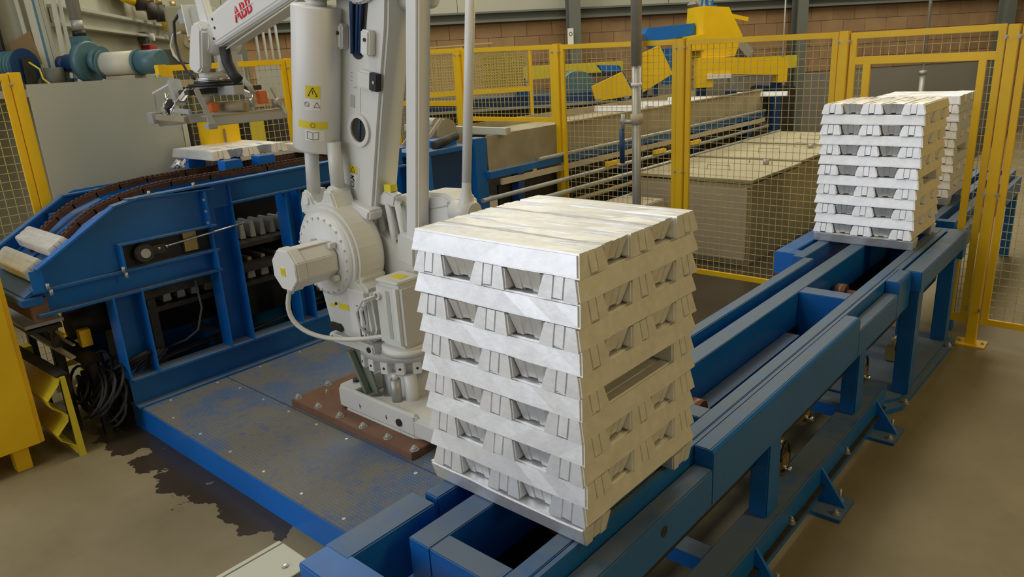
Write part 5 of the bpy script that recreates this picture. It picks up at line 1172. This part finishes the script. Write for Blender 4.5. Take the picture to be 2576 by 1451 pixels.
ls = [('thin cream strip leaning at the far left', 'cream', -2.87, -2.86, .03), ('wide cream strip leaning beside the blue strip', 'cream', -2.79, -2.75, .06), ('blue strip leaning among the pale ones', 'hose_blue', -2.755, -2.72, .035),
      ('grey strip leaning just past the blue strip', 'panel_grey', -2.72, -2.69, .035), ('grey-green narrow strip, second past the blue strip', 'clad', -2.685, -2.655, .025), ('cream upright strip beside the duct, the wider one', 'cream', -2.63, -2.60, .04), ('cream upright strip beside the duct, the narrower one', 'cream', -2.57, -2.56, .025)]
for i, (lb, m_, b0, b1, w_) in enumerate(ls):
    o = MB().bar(AB(7.50, b0, 1.96), AB(7.56, b1*1.0+(.10 if i < 5 else 0)*-1, 3.6), w_, .015, up=A).build('leaning_strip', m_); tag(o, lb, 'metal strip', 'long metal strips leaning against the left wall')
tb = thing('dark_curtain', 'dark hanging curtain at the upper left picture corner', 'curtain', AB(7.4, -3.4, 2.0)); MB().obox(AB(7.45, -3.32, 3.2), (.05, .50, 2.2), (A, Bv, UP)).build('cloth', 'black', tb)
tag(MB().oprism([(-3.22, 2.25), (-2.85, 2.45), (-2.80, 2.1), (-3.2, 2.1)], AB(7.50, 0, 0), Bv, UP, A, .02).build('leaning_board', 'wood'), 'brown sloping board behind the hose reel', 'board')
al = thing('alarm_beacon', 'grey and white wall beacon above the red box', 'beacon', AB(10.4, -2.7, 2.4))
MB().obox(AB(10.4, -2.67, 2.48), (.20, .1, .13), (A, Bv, UP)).build('back_box', 'steelwork', al); MB().cyl(AB(10.4, -2.62, 2.48), AB(10.4, -2.55, 2.48), .045, 20).build('lamp', 'white', al)
rbx = thing('red_box', 'small red alarm box on the left wall', 'alarm box', AB(10.5, -2.65, 2.28)); MB().obox(AB(10.55, -2.67, 2.34), (.34, .1, .10), (A, Bv, UP)).build('housing', 'red', rbx, bev=.005)
gp = thing('gas_pipework', 'yellow gas pipework with dark valves high on the left wall', 'pipework', AB(10.4, -2.5, 2.7))
MB().tube([AB(a_, -2.58, z) for a_, z in ((9.5, 2.88), (10.0, 2.86), (10.5, 2.82), (11.2, 2.84), (12.2, 2.82))], .05, 12).build('gas_pipe', 'yellow', gp)
for a_, z in ((9.9, 2.88), (10.35, 2.80), (10.75, 2.80), (11.5, 2.82)): MB().cyl(AB(a_, -2.50, z-.12), AB(a_, -2.50, z+.08), .07, 12).build('valve_body', 'dark_steel', gp); MB().cyl(AB(a_, -2.50, z+.08), AB(a_, -2.50, z+.16), .04, 10).build('valve_actuator', 'brass', gp)
MB().cyl(AB(11.2, -2.55, 2.60), AB(11.2, -2.55, 2.84), .07, 12).build('drop_pipe', 'yellow', gp); MB().cyl(AB(10.4, -2.52, 2.90), AB(10.4, -2.52, 3.6), .05, 12).build('riser', 'galv', gp)
bo = thing('burner_box', 'dark box mounted above the gas pipework', 'box', AB(9.6, -2.6, 2.93)); MB().obox(AB(9.6, -2.62, 3.02), (.9, .15, .18), (A, Bv, UP)).build('housing', 'steelwork', bo)
fm = thing('furnace_unit', 'grey and brown furnace unit behind the robot wrist', 'furnace', AB(9.8, -2.0, 0))
MB().obox(AB(9.9, -1.9, 1.15), (.8, .9, 2.3), (A, Bv, UP)).build('body', 'steelwork', fm, bev=.02); MB().cyl(AB(9.48, -1.95, 2.33), AB(9.40, -1.95, 2.33), .20, 24).build('round_door', 'bunker', fm)
MB().obox(AB(9.45, -1.55, 2.05), (.1, .3, .3), (A, Bv, UP)).build('hatch', 'panel_grey', fm); MB().cyl(AB(9.39, -1.93, 2.36), AB(9.36, -1.93, 2.36), .06, 16).build('peephole', 'bunker_pale', fm)
MB().obox(AB(9.9, -1.95, 2.55), (.6, .5, .45), (A, Bv, UP)).build('top_casing', 'clad', fm, bev=.02)
for i, b in enumerate((-1.12, -1.04, -.97, -.9)):
    tag(MB().cyl(AB(9.0, b, 0), AB(9.0, b-.04, 3.4), .016, 8).build('upright_rod', 'galv'), 'thin upright rod beside the white balancer cylinder, %s of four' % ['first', 'second', 'third', 'last'][i], 'rod', 'thin upright rods')
rk = thing('rack_unit', 'dark equipment rack with grey cover, behind the gripper mesh panel', 'rack', AB(7.2, -.6, 0))
MB().obox(AB(7.7, -1.0, .8), (.5, 1.3, 1.62), (A, Bv, UP)).build('body', 'dark_steel', rk); MB().obox(AB(7.4, -.88, 1.90), (.06, .22, .30), (A, Bv, UP)).build('grey_cover', 'panel_grey', rk); MB().obox(AB(7.4, -.75, 1.2), (.2, 1.1, .30), (A, Bv, UP)).build('tan_board', 'bunker_pale', rk)
for b in (-1.28, -1.05): MB().obox(AB(7.4, b, 1.45), (.06, .12, .24), (A, Bv, UP)).build('yellow_post', 'guard_yellow', rk)
# sign: put onto the third column
for o in [sg]:
    o.location = AB(12.78, 3.50, 2.2)
MB().obox(AB(12.80, 3.50, 2.27), (.012, .10, .28), (A, Bv, UP)).build('board', 'white', sg); MB().ring(AB(12.793, 3.50, 2.32), AB(12.790, 3.50, 2.32), .032, .024, 20).build('symbol', 'port', sg)
bpy.context.view_layer.update()
